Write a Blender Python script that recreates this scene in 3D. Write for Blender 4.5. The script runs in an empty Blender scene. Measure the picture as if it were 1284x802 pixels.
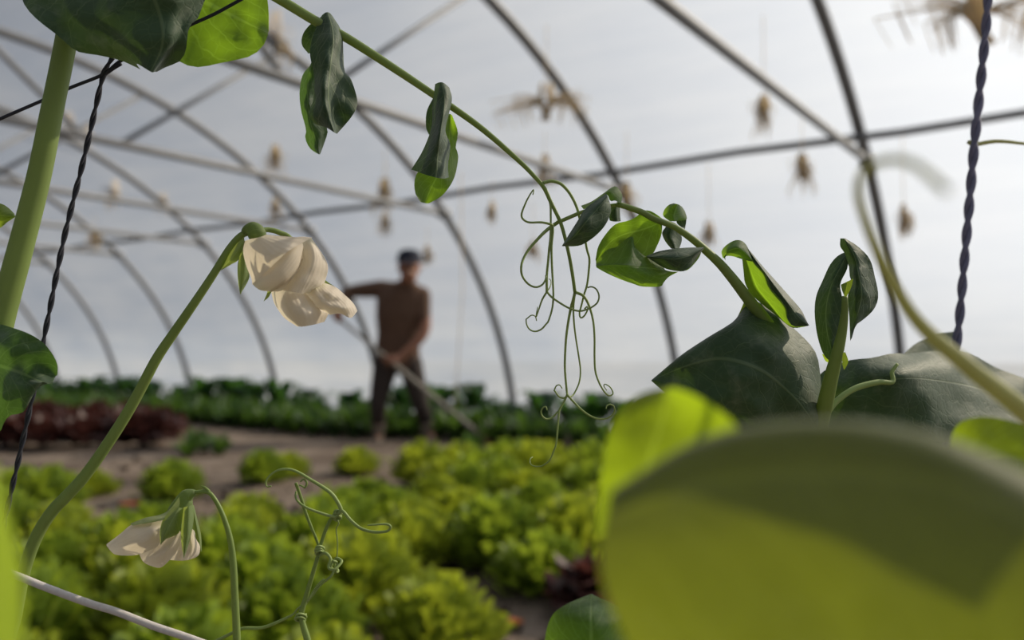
import bpy, math, random
from mathutils import Vector, Matrix, noise
random.seed(7)
S = bpy.context.scene
COL = S.collection

# ------------------------------------------------------------------ camera
F, PITCH, ROLL, CAM_H = 1065.7, 0.0443, 0.0035, 0.68
CAM = Vector((0, 0, CAM_H))
ROT = Matrix.Rotation(PITCH, 3, 'X') @ Matrix.Rotation(-ROLL, 3, 'Y')
def at(px, py, depth):
    """point seen at a pixel, 'depth' metres in front of the camera"""
    return CAM + (ROT @ Vector(((px - 642) / F, 1, -(py - 401) / F))) * depth
cd = bpy.data.cameras.new('camera'); cam = bpy.data.objects.new('camera', cd); COL.objects.link(cam)
cr_, cf_, cu_ = ROT @ Vector((1, 0, 0)), ROT @ Vector((0, 1, 0)), ROT @ Vector((0, 0, 1))
m = Matrix.Identity(4)
for i in range(3):
    m[i][0], m[i][1], m[i][2], m[i][3] = cr_[i], cu_[i], -cf_[i], CAM[i]
cam.matrix_world = m
cd.sensor_width = 36; cd.lens = 36 * F / 1284
cd.clip_start = 0.01; cd.clip_end = 500
cd.dof.use_dof = True; cd.dof.focus_distance = 0.2; cd.dof.aperture_fstop = cd.lens / 2.4
S.camera = cam

# ------------------------------------------------------------------ sky, sun, exposure
SUN_AZ, SUN_EL = math.radians(62), math.radians(33)
w = bpy.data.worlds.new('sky'); S.world = w; w.use_nodes = True
nt = w.node_tree; nt.nodes.clear()
sdir = Vector((math.sin(SUN_AZ) * math.cos(SUN_EL), math.cos(SUN_AZ) * math.cos(SUN_EL), math.sin(SUN_EL)))
# hazy sky: blue grey, brightening smoothly towards the sun
g_ = nt.nodes.new('ShaderNodeNewGeometry'); dt = nt.nodes.new('ShaderNodeVectorMath'); dt.operation = 'DOT_PRODUCT'
dt.inputs[1].default_value = tuple(-sdir); nt.links.new(g_.outputs['Incoming'], dt.inputs[0])
mr = nt.nodes.new('ShaderNodeMapRange'); mr.inputs[1].default_value = -1; mr.inputs[2].default_value = 1; nt.links.new(dt.outputs['Value'], mr.inputs[0])
pw = nt.nodes.new('ShaderNodeMath'); pw.operation = 'POWER'; pw.inputs[1].default_value = 5; nt.links.new(mr.outputs[0], pw.inputs[0])
mxs = nt.nodes.new('ShaderNodeMix'); mxs.data_type = 'RGBA'; nt.links.new(pw.outputs[0], mxs.inputs[0])
mxs.inputs[6].default_value = (.112, .134, .175, 1); mxs.inputs[7].default_value = (1.75, 1.76, 1.76, 1)
bg = nt.nodes.new('ShaderNodeBackground'); bg.inputs['Strength'].default_value = 1.0
out = nt.nodes.new('ShaderNodeOutputWorld')
nt.links.new(mxs.outputs[2], bg.inputs[0]); nt.links.new(bg.outputs[0], out.inputs[0])
sd = bpy.data.lights.new('sun', 'SUN'); sd.energy = 5.0; sd.angle = math.radians(1.0); sd.color = (1, .86, .66)
sun = bpy.data.objects.new('sun', sd); COL.objects.link(sun)
sdir = Vector((math.sin(SUN_AZ) * math.cos(SUN_EL), math.cos(SUN_AZ) * math.cos(SUN_EL), math.sin(SUN_EL)))
sun.rotation_euler = sdir.to_track_quat('Z', 'Y').to_euler()
sun.location = sdir * 30
S.view_settings.view_transform = 'Standard'; S.view_settings.look = 'None'
S.view_settings.gamma = 1; S.view_settings.use_curve_mapping = False
S.view_settings.exposure = 0.12

# ------------------------------------------------------------------ materials
def new_mat(name):
    M = bpy.data.materials.new(name); M.use_nodes = True
    M.node_tree.nodes.clear(); return M, M.node_tree
def N(t, kind, **kw):
    n = t.nodes.new(kind)
    for k, v in kw.items(): setattr(n, k, v)
    return n
def math_(t, op, a, b=None, c=None):
    n = N(t, 'ShaderNodeMath', operation=op)
    for i, v in enumerate((a, b, c)):
        if v is None: continue
        if isinstance(v, (int, float)): n.inputs[i].default_value = v
        else: t.links.new(v, n.inputs[i])
    return n.outputs[0]
def mixc(t, fac, a, b):
    n = N(t, 'ShaderNodeMix', data_type='RGBA')
    for s, v in ((n.inputs[0], fac), (n.inputs[6], a), (n.inputs[7], b)):
        if isinstance(v, (int, float)): s.default_value = v
        elif isinstance(v, tuple): s.default_value = (*v, 1)
        else: t.links.new(v, s)
    return n.outputs[2]
def ramp(t, v, lo, hi):
    n = N(t, 'ShaderNodeMapRange', interpolation_type='SMOOTHSTEP')
    t.links.new(v, n.inputs[0]); n.inputs[1].default_value = lo; n.inputs[2].default_value = hi
    return n.outputs[0]
def noise_(t, vec, scale, detail=3, rough=.5):
    n = N(t, 'ShaderNodeTexNoise'); n.inputs['Scale'].default_value = scale
    n.inputs['Detail'].default_value = detail; n.inputs['Roughness'].default_value = rough
    if vec is not None: t.links.new(vec, n.inputs['Vector'])
    return n.outputs[0]
def plain(name, col, rough=.6, metal=0, var=.25, scale=40, spec=.4, bump=0, trans=None, tfac=.4):
    M, t = new_mat(name)
    tc = N(t, 'ShaderNodeTexCoord').outputs['Object']
    nz = noise_(t, tc, scale, 4)
    dark = tuple(c * (1 - var) for c in col); lite = tuple(min(1, c * (1 + var)) for c in col)
    c = mixc(t, nz, dark, lite)
    p = N(t, 'ShaderNodeBsdfPrincipled'); t.links.new(c, p.inputs['Base Color'])
    p.inputs['Roughness'].default_value = rough; p.inputs['Metallic'].default_value = metal
    p.inputs['Specular IOR Level'].default_value = spec
    if bump:
        b = N(t, 'ShaderNodeBump'); b.inputs['Strength'].default_value = bump; b.inputs['Distance'].default_value = .3 / scale
        t.links.new(nz, b.inputs['Height']); t.links.new(b.outputs[0], p.inputs['Normal'])
    o = N(t, 'ShaderNodeOutputMaterial'); sh = p.outputs[0]
    if trans:
        tr = N(t, 'ShaderNodeBsdfTranslucent'); tr.inputs[0].default_value = (*trans, 1)
        mx = N(t, 'ShaderNodeMixShader'); mx.inputs[0].default_value = tfac
        t.links.new(sh, mx.inputs[1]); t.links.new(tr.outputs[0], mx.inputs[2]); sh = mx.outputs[0]
    t.links.new(sh, o.inputs[0]); return M
def leaf_mat(name, col, trans, tfac=.5, vein=(.2, .26, .14), vw=1.0, vs=.55, nveins=6, mottle=.35, rough=.6, bloom=(.16, .2, .16)):
    """leaf blade: midrib and side veins along the uv, silvery mottling, see-through green when lit from behind"""
    M, t = new_mat(name)
    tc = N(t, 'ShaderNodeTexCoord'); uv = N(t, 'ShaderNodeSeparateXYZ'); t.links.new(tc.outputs['UV'], uv.inputs[0])
    ob = tc.outputs['Object']
    wob = math_(t, 'MULTIPLY', math_(t, 'SUBTRACT', noise_(t, ob, 160, 2), .5), .14)
    dx = math_(t, 'ABSOLUTE', math_(t, 'SUBTRACT', uv.outputs[0], .5))
    mid = math_(t, 'SUBTRACT', 1, ramp(t, dx, .008 * vw, .032 * vw))
    ph = math_(t, 'ADD', math_(t, 'SUBTRACT', uv.outputs[1], math_(t, 'MULTIPLY', dx, .75)), wob)
    fr = math_(t, 'ABSOLUTE', math_(t, 'SUBTRACT', math_(t, 'FRACT', math_(t, 'MULTIPLY', ph, nveins)), .5))
    side = math_(t, 'SUBTRACT', 1, ramp(t, fr, .01 * vw, .06 * vw))
    vo = N(t, 'ShaderNodeTexVoronoi', feature='DISTANCE_TO_EDGE'); vo.inputs['Scale'].default_value = 330
    t.links.new(ob, vo.inputs['Vector'])
    net = math_(t, 'MULTIPLY', math_(t, 'SUBTRACT', 1, ramp(t, vo.outputs[0], .0, .09)), .22)
    veins = math_(t, 'MAXIMUM', math_(t, 'MAXIMUM', mid, math_(t, 'MULTIPLY', side, .6)), net)
    big = noise_(t, ob, 110, 4, .6)
    patch = math_(t, 'MULTIPLY', ramp(t, big, .5, .72), mottle)
    c = mixc(t, noise_(t, ob, 60, 2), tuple(x * .8 for x in col), tuple(x * 1.2 for x in col))
    c = mixc(t, patch, c, bloom); c = mixc(t, math_(t, 'MULTIPLY', veins, vs), c, vein)
    tcol = mixc(t, math_(t, 'MULTIPLY', veins, .45), trans, tuple(min(1, x * 1.7 + .03) for x in trans))
    p = N(t, 'ShaderNodeBsdfPrincipled'); t.links.new(c, p.inputs['Base Color'])
    p.inputs['Roughness'].default_value = rough; p.inputs['Specular IOR Level'].default_value = .28
    p.inputs['Sheen Weight'].default_value = .14; p.inputs['Sheen Roughness'].default_value = .45
    b = N(t, 'ShaderNodeBump'); b.inputs['Strength'].default_value = .3; b.inputs['Distance'].default_value = .0012
    h = math_(t, 'ADD', math_(t, 'MULTIPLY', veins, -.5), big)
    t.links.new(h, b.inputs['Height']); t.links.new(b.outputs[0], p.inputs['Normal'])
    tr = N(t, 'ShaderNodeBsdfTranslucent'); t.links.new(tcol, tr.inputs[0])
    mx = N(t, 'ShaderNodeMixShader'); mx.inputs[0].default_value = tfac
    o = N(t, 'ShaderNodeOutputMaterial')
    t.links.new(p.outputs[0], mx.inputs[1]); t.links.new(tr.outputs[0], mx.inputs[2]); t.links.new(mx.outputs[0], o.inputs[0])
    return M
def petal_mat(name, col, trans, tfac=.5):
    M, t = new_mat(name)
    tc = N(t, 'ShaderNodeTexCoord'); uv = N(t, 'ShaderNodeSeparateXYZ'); t.links.new(tc.outputs['UV'], uv.inputs[0])
    ob = tc.outputs['Object']
    s = math_(t, 'SINE', math_(t, 'ADD', math_(t, 'MULTIPLY', uv.outputs[0], 70), math_(t, 'MULTIPLY', noise_(t, ob, 150, 3), 9)))
    line = ramp(t, s, .75, 1.0)
    c = mixc(t, math_(t, 'MULTIPLY', line, .06), col, tuple(x * .72 for x in col))
    greenish = ramp(t, uv.outputs[1], .22, 0)
    c = mixc(t, math_(t, 'MULTIPLY', greenish, .35), c, (.5, .55, .25))
    p = N(t, 'ShaderNodeBsdfPrincipled'); t.links.new(c, p.inputs['Base Color'])
    p.inputs['Roughness'].default_value = .55; p.inputs['Specular IOR Level'].default_value = .3
    b = N(t, 'ShaderNodeBump'); b.inputs['Strength'].default_value = .14; b.inputs['Distance'].default_value = .0005
    t.links.new(math_(t, 'ADD', s, math_(t, 'MULTIPLY', noise_(t, ob, 300, 3), 3)), b.inputs['Height']); t.links.new(b.outputs[0], p.inputs['Normal'])
    tr = N(t, 'ShaderNodeBsdfTranslucent'); tr.inputs[0].default_value = (*trans, 1)
    mx = N(t, 'ShaderNodeMixShader'); mx.inputs[0].default_value = tfac; o = N(t, 'ShaderNodeOutputMaterial')
    t.links.new(p.outputs[0], mx.inputs[1]); t.links.new(tr.outputs[0], mx.inputs[2]); t.links.new(mx.outputs[0], o.inputs[0])
    return M
def film_mat():
    M, t = new_mat('polythene_film')
    tc = N(t, 'ShaderNodeTexCoord'); uv = N(t, 'ShaderNodeSeparateXYZ'); t.links.new(tc.outputs['UV'], uv.inputs[0])
    mp = N(t, 'ShaderNodeMapping'); mp.inputs['Scale'].default_value = (.35, 3.0, 1); t.links.new(tc.outputs['UV'], mp.inputs[0])
    crease = noise_(t, mp.outputs[0], 2.2, 6, .6)
    cloud = noise_(t, tc.outputs['UV'], .7, 4, .55)
    v = math_(t, 'ADD', math_(t, 'MULTIPLY', crease, .45), math_(t, 'MULTIPLY', cloud, .55))
    dusty = ramp(t, v, .3, .7)
    tcol = mixc(t, dusty, (.30, .355, .45), (.46, .50, .56))
    tr = N(t, 'ShaderNodeBsdfTranslucent'); t.links.new(tcol, tr.inputs[0])
    tp = N(t, 'ShaderNodeBsdfTransparent'); tp.inputs[0].default_value = (.97, .97, .97, 1)
    df = N(t, 'ShaderNodeBsdfDiffuse'); df.inputs[0].default_value = (.75, .77, .8, 1)
    b = N(t, 'ShaderNodeBump'); b.inputs['Strength'].default_value = .5; b.inputs['Distance'].default_value = .04
    t.links.new(crease, b.inputs['Height'])
    for n in (tr, df): t.links.new(b.outputs[0], n.inputs['Normal'])
    a = N(t, 'ShaderNodeMixShader'); a.inputs[0].default_value = .4
    t.links.new(tr.outputs[0], a.inputs[1]); t.links.new(df.outputs[0], a.inputs[2])
    c = N(t, 'ShaderNodeMixShader'); oz = N(t, 'ShaderNodeSeparateXYZ'); t.links.new(tc.outputs['Object'], oz.inputs[0])
    # dustier, less clear film low down by the soil
    t.links.new(math_(t, 'ADD', .2, math_(t, 'MULTIPLY', ramp(t, oz.outputs[2], .3, 1.4), .4)), c.inputs[0])
    t.links.new(a.outputs[0], c.inputs[1]); t.links.new(tp.outputs[0], c.inputs[2])
    o = N(t, 'ShaderNodeOutputMaterial'); t.links.new(c.outputs[0], o.inputs[0])
    return M
def soil_mat():
    M, t = new_mat('soil')
    ob = N(t, 'ShaderNodeTexCoord').outputs['Object']
    a = noise_(t, ob, 2.2, 5, .6); b_ = noise_(t, ob, 26, 5, .65)
    c = mixc(t, ramp(t, a, .35, .65), (.12, .09, .07), (.25, .2, .16)); c = mixc(t, math_(t, 'MULTIPLY', ramp(t, b_, .5, .75), .6), c, (.33, .28, .23))
    p = N(t, 'ShaderNodeBsdfPrincipled'); t.links.new(c, p.inputs['Base Color']); p.inputs['Roughness'].default_value = .95
    p.inputs['Specular IOR Level'].default_value = .1
    b = N(t, 'ShaderNodeBump'); b.inputs['Strength'].default_value = .8; b.inputs['Distance'].default_value = .03
    t.links.new(b_, b.inputs['Height']); t.links.new(b.outputs[0], p.inputs['Normal'])
    o = N(t, 'ShaderNodeOutputMaterial'); t.links.new(p.outputs[0], o.inputs[0]); return M
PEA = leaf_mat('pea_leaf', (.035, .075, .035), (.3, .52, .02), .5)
PEAD = leaf_mat('pea_leaf_low_translucency', (.035, .07, .04), (.12, .26, .02), .3, mottle=.6)  # weaker translucency and stronger mottling than the plain leaf
PEAK = leaf_mat('pea_leaf_glaucous_shaded', (.034, .068, .036), (.1, .2, .02), .12, mottle=.4, bloom=(.1, .13, .09))  # waxy bloom, plus painted-in shade: hardly translucent, so blades stay dark
PEAS = leaf_mat('pea_stipule_shaded', (.036, .07, .036), (.1, .2, .02), .12, mottle=.75, bloom=(.13, .16, .11), vw=.5, vs=.35, nveins=7)  # finer veins and mottling, shade likewise built into the weak translucency
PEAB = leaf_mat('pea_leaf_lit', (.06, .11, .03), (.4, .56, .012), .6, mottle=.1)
PEAF = leaf_mat('pea_leaf_big', (.13, .155, .08), (.24, .29, .006), .48, mottle=.3, bloom=(.3, .3, .22), vein=(.16, .19, .1))
PEAY = leaf_mat('pea_leaf_young', (.06, .11, .045), (.42, .58, .03), .5, mottle=.2)
STEM = plain('pea_stem', (.215, .3, .085), .5, var=.2, scale=90, trans=(.45, .55, .08), tfac=.25)
TEND = plain('pea_tendril', (.3, .4, .13), .5, var=.2, scale=120, trans=(.4, .5, .08), tfac=.2)
PALE = plain('pale_tendril', (.48, .5, .24), .5, var=.15, scale=90, trans=(.6, .6, .25), tfac=.4)
SEPAL = leaf_mat('sepal', (.17, .24, .09), (.4, .5, .08), .4, nveins=3, mottle=.1)
PETAL = petal_mat('petal', (.78, .71, .61), (.82, .74, .55), .42)
TWINE = plain('dark_twine', (.03, .032, .045), .8, var=.5, scale=300)
TWINEP = plain('violet_twine', (.17, .17, .26), .7, var=.5, scale=300)
CORD = plain('white_cord', (.55, .52, .5), .85, var=.2, scale=900, bump=.3)
STEEL = plain('galvanised_steel', (.2, .205, .215), .55, .25, .2, 14)
FILM = film_mat(); SOIL = soil_mat()
STRAW = plain('dried_vine', (.74, .64, .47), .9, var=.3, scale=60, trans=(.85, .72, .48), tfac=.5)
LETT = plain('lettuce_leaf', (.26, .33, .05), .5, var=.35, scale=14, trans=(.48, .56, .035), tfac=.45)
LETT2 = plain('lettuce_leaf_deep', (.2, .29, .045), .5, var=.35, scale=14, trans=(.38, .5, .035), tfac=.45)
REDL = plain('red_lettuce_leaf', (.075, .032, .028), .5, var=.4, scale=18, trans=(.12, .04, .03), tfac=.35)
BROAD = plain('broad_leaf', (.03, .075, .035), .45, var=.4, scale=12, trans=(.1, .25, .03), tfac=.35)
HERB = plain('herb_leaf', (.05, .105, .03), .55, var=.35, scale=20, trans=(.13, .25, .03), tfac=.35)
DRYLEAF = plain('dry_leaf', (.5, .16, .05), .8, var=.3, scale=60)
SKIN = plain('skin', (.34, .16, .1), .55, var=.12, scale=30)
SHIRT = plain('brown_shirt', (.13, .075, .05), .9, var=.25, scale=12, bump=.2)
PANTS = plain('dark_trousers', (.045, .034, .03), .9, var=.3, scale=12, bump=.2)
CAP = plain('navy_cap', (.018, .022, .04), .9, var=.2, scale=30)
BOOT = plain('grey_boot', (.25, .21, .17), .8, var=.3, scale=30)
HAIR = plain('hair', (.03, .02, .015), .7, var=.3, scale=90)
EYE = plain('eye', (.03, .025, .02), .2, var=.1)
WOOD = plain('hoe_handle', (.36, .33, .28), .6, var=.25, scale=20)
RUST = plain('rusty_iron', (.22, .1, .06), .8, .3, .4, 40)

# ------------------------------------------------------------------ mesh helpers
class MB:
    def __init__(s): s.v = []; s.f = []; s.uv = []
    def grid(s, rows, close=False):
        b = len(s.v); n = len(rows[0]); k = len(rows)
        for i, r in enumerate(rows):
            for j, p in enumerate(r):
                s.v.append(tuple(p)); s.uv.append((j / (n - 1 if not close else n), i / max(1, k - 1)))
        for i in range(k - 1):
            for j in range(n if close else n - 1):
                j2 = (j + 1) % n
                s.f.append((b + i * n + j, b + i * n + j2, b + (i + 1) * n + j2, b + (i + 1) * n + j))
    def tube(s, pts, rad, nseg=8, caps=True):
        """pts: Vectors, rad: float or list"""
        n = len(pts)
        if not isinstance(rad, (list, tuple)): rad = [rad] * n
        tang = []
        for i in range(n):
            a = pts[max(0, i - 1)]; c = pts[min(n - 1, i + 1)]
            d = c - a; tang.append(d.normalized() if d.length > 1e-9 else Vector((0, 0, 1)))
        u = tang[0].orthogonal().normalized(); rows = []
        for i in range(n):
            u = (u - tang[i] * u.dot(tang[i]))
            u = u.normalized() if u.length > 1e-6 else tang[i].orthogonal().normalized()
            v = tang[i].cross(u)
            rows.append([pts[i] + (u * math.cos(2 * math.pi * k / nseg) + v * math.sin(2 * math.pi * k / nseg)) * rad[i] for k in range(nseg)])
        b = len(s.v); s.grid(rows, True)
        if caps:
            s.f.append(tuple(b + k for k in reversed(range(nseg)))); e = b + (n - 1) * nseg
            s.f.append(tuple(e + k for k in range(nseg)))
    def ball(s, c, r, sc=(1, 1, 1), nu=10, nv=7):
        rows = []
        for i in range(nv + 1):
            th = math.pi * (i / nv * .998 + .001)
            rows.append([Vector((c[0] + r * sc[0] * math.sin(th) * math.cos(2 * math.pi * k / nu), c[1] + r * sc[1] * math.sin(th) * math.sin(2 * math.pi * k / nu), c[2] + r * sc[2] * math.cos(th))) for k in range(nu)])
        s.grid(rows, True)
    def box(s, c, ax, ay, az):
        b = len(s.v)
        for i in (-1, 1):
            for j in (-1, 1):
                for k in (-1, 1):
                    s.v.append(tuple(c + ax * i + ay * j + az * k)); s.uv.append((0, 0))
        for q in ((0, 1, 3, 2), (4, 6, 7, 5), (0, 4, 5, 1), (2, 3, 7, 6), (0, 2, 6, 4), (1, 5, 7, 3)): s.f.append(tuple(b + i for i in q))
    def mesh(s, name, mat, off=Vector((0, 0, 0)), smooth=True):
        me = bpy.data.meshes.new(name)
        me.from_pydata([(v[0] - off[0], v[1] - off[1], v[2] - off[2]) for v in s.v], [], s.f)
        ul = me.uv_layers.new(name='UVMap')
        for l in me.loops: ul.data[l.index].uv = s.uv[l.vertex_index]
        if smooth: me.polygons.foreach_set('use_smooth', [True] * len(me.polygons))
        if mat: me.materials.append(mat)
        me.update(); return me
def origin(o):
    p = Vector(o.location)
    while o.parent: o = o.parent; p += Vector(o.location)
    return p
def tag(o, label=None, cat=None, group=None, kind=None):
    if label: o['label'] = label
    if cat: o['category'] = cat
    if group: o['group'] = group
    if kind: o['kind'] = kind
    return o
def link(name, me, parent=None, loc=(0, 0, 0)):
    o = bpy.data.objects.new(name, me); COL.objects.link(o); o.location = loc
    if parent: o.parent = parent
    return o
def build(name, mb, mat, parent=None, label=None):
    """world-space mesh data linked as one object (a child stays where it was drawn)"""
    off = origin(parent) if parent else Vector((0, 0, 0))
    o = link(name, mb.mesh(name, mat, off), parent)
    if label: o['label'] = label
    return o
def empty(name, loc, label, cat, group=None):
    o = link(name, None, None, loc); o.empty_display_size = .05
    return tag(o, label, cat, group)
def copy_tree(o, parent=None):
    c = o.copy(); COL.objects.link(c)
    if parent: c.parent = parent
    for ch in list(o.children): copy_tree(ch, c)
    return c
def catmull(P, n, closed=False):
    """resample a polyline of tuples to n points, evenly along its smoothed length"""
    P = [Vector(p) for p in P]
    if len(P) == 2: return [P[0].lerp(P[1], i / (n - 1)) for i in range(n)]
    Q = [P[0] * 2 - P[1]] + P + [P[-1] * 2 - P[-2]]; D = []
    for i in range(1, len(Q) - 2):
        for k in range(10):
            t = k / 10; a, b, c, d = Q[i - 1:i + 3]
            D.append(.5 * ((2 * b) + (c - a) * t + (2 * a - 5 * b + 4 * c - d) * t * t + (3 * b - a - 3 * c + d) * t ** 3))
    D.append(P[-1]); L = [0]
    for i in range(1, len(D)): L.append(L[-1] + (D[i] - D[i - 1]).length)
    res = []; j = 0
    for i in range(n):
        s = L[-1] * i / (n - 1)
        while j < len(L) - 2 and L[j + 1] < s: j += 1
        seg = L[j + 1] - L[j]; res.append(D[j].lerp(D[j + 1], 0 if seg == 0 else min(1, (s - L[j]) / seg)))
    return res
class View:
    """coordinates read off an enlarged view of the photograph: origin and scale"""
    def __init__(s, x, y, k): s.x, s.y, s.k = x, y, k
    def p(s, q): return (s.x + q[0] / s.k, s.y + q[1] / s.k)
PX = View(0, 0, 1)
def strand(mb, V, pts, w, d=200, n=None, nseg=8):
    """a stem: pts in a view, w width(s) in picture pixels at its depth(s) d in mm"""
    if not isinstance(w, (list, tuple)): w = [w, w]
    if not isinstance(d, (list, tuple)): d = [d, d]
    m_ = len(pts)
    lerpl = lambda A, t: A[min(len(A) - 2, int(t * (len(A) - 1)))] + (A[min(len(A) - 1, int(t * (len(A) - 1)) + 1)] - A[min(len(A) - 2, int(t * (len(A) - 1)))]) * (t * (len(A) - 1) - min(len(A) - 2, int(t * (len(A) - 1))))
    P3 = [(*V.p(q)[:2], q[2] if len(q) > 2 else lerpl(d, i / (m_ - 1))) for i, q in enumerate(pts)]
    n = n or max(8, m_ * 6)
    R = catmull(P3, n)
    W = [at(p[0], p[1], p[2] / 1000) for p in R]
    mb.tube(W, [lerpl(w, i / (n - 1)) / 2 / F * R[i][2] / 1000 for i in range(n)], nseg)
    return W
def loft(curves, V=PX, d=200, nu=13, nv=22, bulge=0, ripple=.6, rfreq=.05, seed=0, edge=0):
    """blade spanned across lengthwise curves; every curve (depths, points) or points; depth in mm"""
    C = []
    for c in curves:
        if isinstance(c[0], (int, float)) or (isinstance(c[0], list)): dd, pts = c
        else: dd, pts = d, c
        k = len(pts)
        if isinstance(dd, (int, float)): dd = [dd, dd]
        P = []
        for i, q in enumerate(pts):
            t = i / (k - 1) * (len(dd) - 1); a = min(len(dd) - 2, int(t)); P.append((*V.p(q), dd[a] + (dd[a + 1] - dd[a]) * (t - a)))
        C.append(catmull(P, nv))
    rows = []
    for i in range(nv):
        cross = [c[i] for c in C]
        if len(cross) > 2: # parametric across, even in index
            Q = [cross[0] * 2 - cross[1]] + cross + [cross[-1] * 2 - cross[-2]]; R = []
            for j in range(nu):
                s = j / (nu - 1) * (len(cross) - 1); a = min(len(cross) - 2, int(s)); t = s - a
                A, B, G, H = Q[a:a + 4]
                R.append(.5 * ((2 * B) + (G - A) * t + (2 * A - 5 * B + 4 * G - H) * t * t + (3 * B - A - 3 * G + H) * t ** 3))
        else: R = [cross[0].lerp(cross[1], j / (nu - 1)) for j in range(nu)]
        v = i / (nv - 1)
        for j, p in enumerate(R):
            u = j / (nu - 1)
            p.z -= bulge * math.sin(math.pi * u) * math.sin(math.pi * v) ** .6
            nz = noise.noise(Vector((p.x * rfreq + seed * 7.1, p.y * rfreq, seed)))
            p.z += ripple * nz + edge * math.sin(v * 26 + seed) * (2 * abs(u - .5)) ** 3
        rows.append([at(p.x, p.y, p.z / 1000) for p in R])
    mb = MB(); mb.grid(rows); return mb
def leaf(name, parent, mat, curves, V=PX, d=200, label=None, **kw): return build(name, loft(curves, V, d, **kw), mat, parent, label)
def spiral(c, r, turns, n=40, tilt=.5):
    return None

# ------------------------------------------------------------------ the tunnel
PSI = .9486
AX = Vector((-math.sin(PSI), math.cos(PSI), 0)); CR = Vector((math.cos(PSI), math.sin(PSI), 0))
U0, Z0, RA, RB = 2.507, -1.0115 + CAM_H, 4.062, 3.288
T0, DT, ZC, UP = 1.248, 1.7, 1.2168 + CAM_H, 5.292
def tun(u, t, z): return CR * u + AX * t + Vector((0, 0, z))
def arch(th): return U0 + RA * math.cos(th), Z0 + RB * math.sin(th)
TH0 = math.asin(-Z0 / RB)
def arch_z(u): return Z0 + RB * math.sqrt(max(0, 1 - ((u - U0) / RA) ** 2))
def ground_at(px, py):
    d_ = at(px, py, 1) - CAM; return CAM + d_ * (CAM_H / -d_.z)
def at_u(px, py, u):
    d_ = at(px, py, 1) - CAM; return CAM + d_ * (u / d_.dot(CR))

def structure(name, mb, mat, parent=None, smooth=True):
    o = build(name, mb, mat, parent)
    if not parent: o['kind'] = 'structure'
    return o
# ground inside and out, gently uneven
mb = MB(); rows = []
for i in range(61):
    r = []
    for j in range(61):
        u = -2.2 + 9.6 * i / 60; t = -4 + 22 * j / 60
        r.append(tun(u, t, .025 * noise.noise(Vector((u * 2.3, t * 2.3, 0))) + .012 * noise.noise(Vector((u * 7, t * 7, 3)))))
    rows.append(r)
mb.grid(rows); structure('floor', mb, SOIL)
mb = MB(); mb.grid([[Vector((x, y, -.06)) for x in (-150, 0, 150)] for y in (-150, 0, 150)]); structure('ground', mb, plain('dry_ground', (.15, .155, .155), .9, var=.25, scale=.6))
# film skin
mb = MB(); rows = []
for j in range(67):
    t = -4 + 22 * j / 66; r = []
    for i in range(49):
        th = TH0 + (math.pi - 2 * TH0) * i / 48
        u, z = arch(th); nrm = Vector((math.cos(th), math.sin(th)))
        sag = -.012 * abs(math.sin(math.pi * (t - T0) / DT)) + .008 * noise.noise(Vector((t * 1.5, i * .5, 0))) + .035
        r.append(tun(u + nrm[0] * sag, t, z + nrm[1] * sag if 0 < i < 48 else -.05))
    rows.append(r)
mb.grid(rows); mb.uv = [(u * 10, v * 22) for u, v in mb.uv]; mb.uv = [(b, a) for a, b in mb.uv]
structure('ceiling', mb, FILM)
for nm, t in (('wall_near_end', -4.02), ('wall_far_end', 18.02)):
    mb = MB(); top = []; bot = []
    for i in range(25):
        u, z = arch(TH0 + (math.pi - 2 * TH0) * i / 24); top.append(tun(u, t, z)); bot.append(tun(u, t, -.05))
    mb.grid([top, bot]); mb.uv = [(a * 8, b * 3) for a, b in mb.uv]; structure(nm, mb, FILM)
# hoops with crossbar, web struts and clamps
HL = ['dark steel hoop rising right of the young folded leaf and blurred pale tendril', 'steel hoop running down behind the bright folded leaflets and tendrils',
      'steel hoop just behind and to the side of the man with the hoe', 'steel hoop curving behind the paired white flowers to the man',
      'steel hoop curving behind the bent flower stalk', 'steel hoop passing under the hanging dark twine, second beyond the bent flower stalk',
      'thin distant hoop between the dark twine and bent stalk, reaching the far plants', 'faint distant hoop beside the thick stem, next to last', 'faintest last hoop at the far left end of the tunnel']
uV1 = 2.75; uL, uR = 1.55, 3.75
for k in range(9):
    t = T0 + DT * k
    root = empty('tunnel_hoop', tun(U0, t, 0), HL[k], 'hoop', 'tunnel hoops')
    mb = MB(); pts = [tun(*[arch(TH0 + (math.pi - 2 * TH0) * i / 60)[0], t, arch(TH0 + (math.pi - 2 * TH0) * i / 60)[1]]) for i in range(61)]
    mb.tube(pts, .034, 10); build('arch_tube', mb, STEEL, root)
    half = RA * math.sqrt(1 - ((ZC - Z0) / RB) ** 2)
    mb = MB(); mb.tube([tun(U0 - half, t, ZC), tun(U0 + half, t, ZC)], .024, 8); build('crossbar', mb, STEEL, root)
    for s in (-1, 1):
        mb = MB(); ue = U0 + s * 1.25; mb.tube([tun(U0 + s * .12, t, ZC + .01), tun(ue, t, arch_z(ue) - .01)], .016, 8); build('strut', mb, STEEL, root)
    for s in (-1, 1):
        mb = MB(); c = tun(U0 + s * half, t, ZC); mb.box(c, AX * .035, CR * .05, Vector((0, 0, .04))); build('clamp', mb, STEEL, root)
mb = MB(); mb.tube([tun(UP, -4 + i, arch_z(UP) - .045 - .02 * (i % 2)) for i in range(23)], .024, 8)
tag(build('purlin', mb, STEEL), 'long steel purlin running level across all the hoops', 'purlin')

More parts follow.
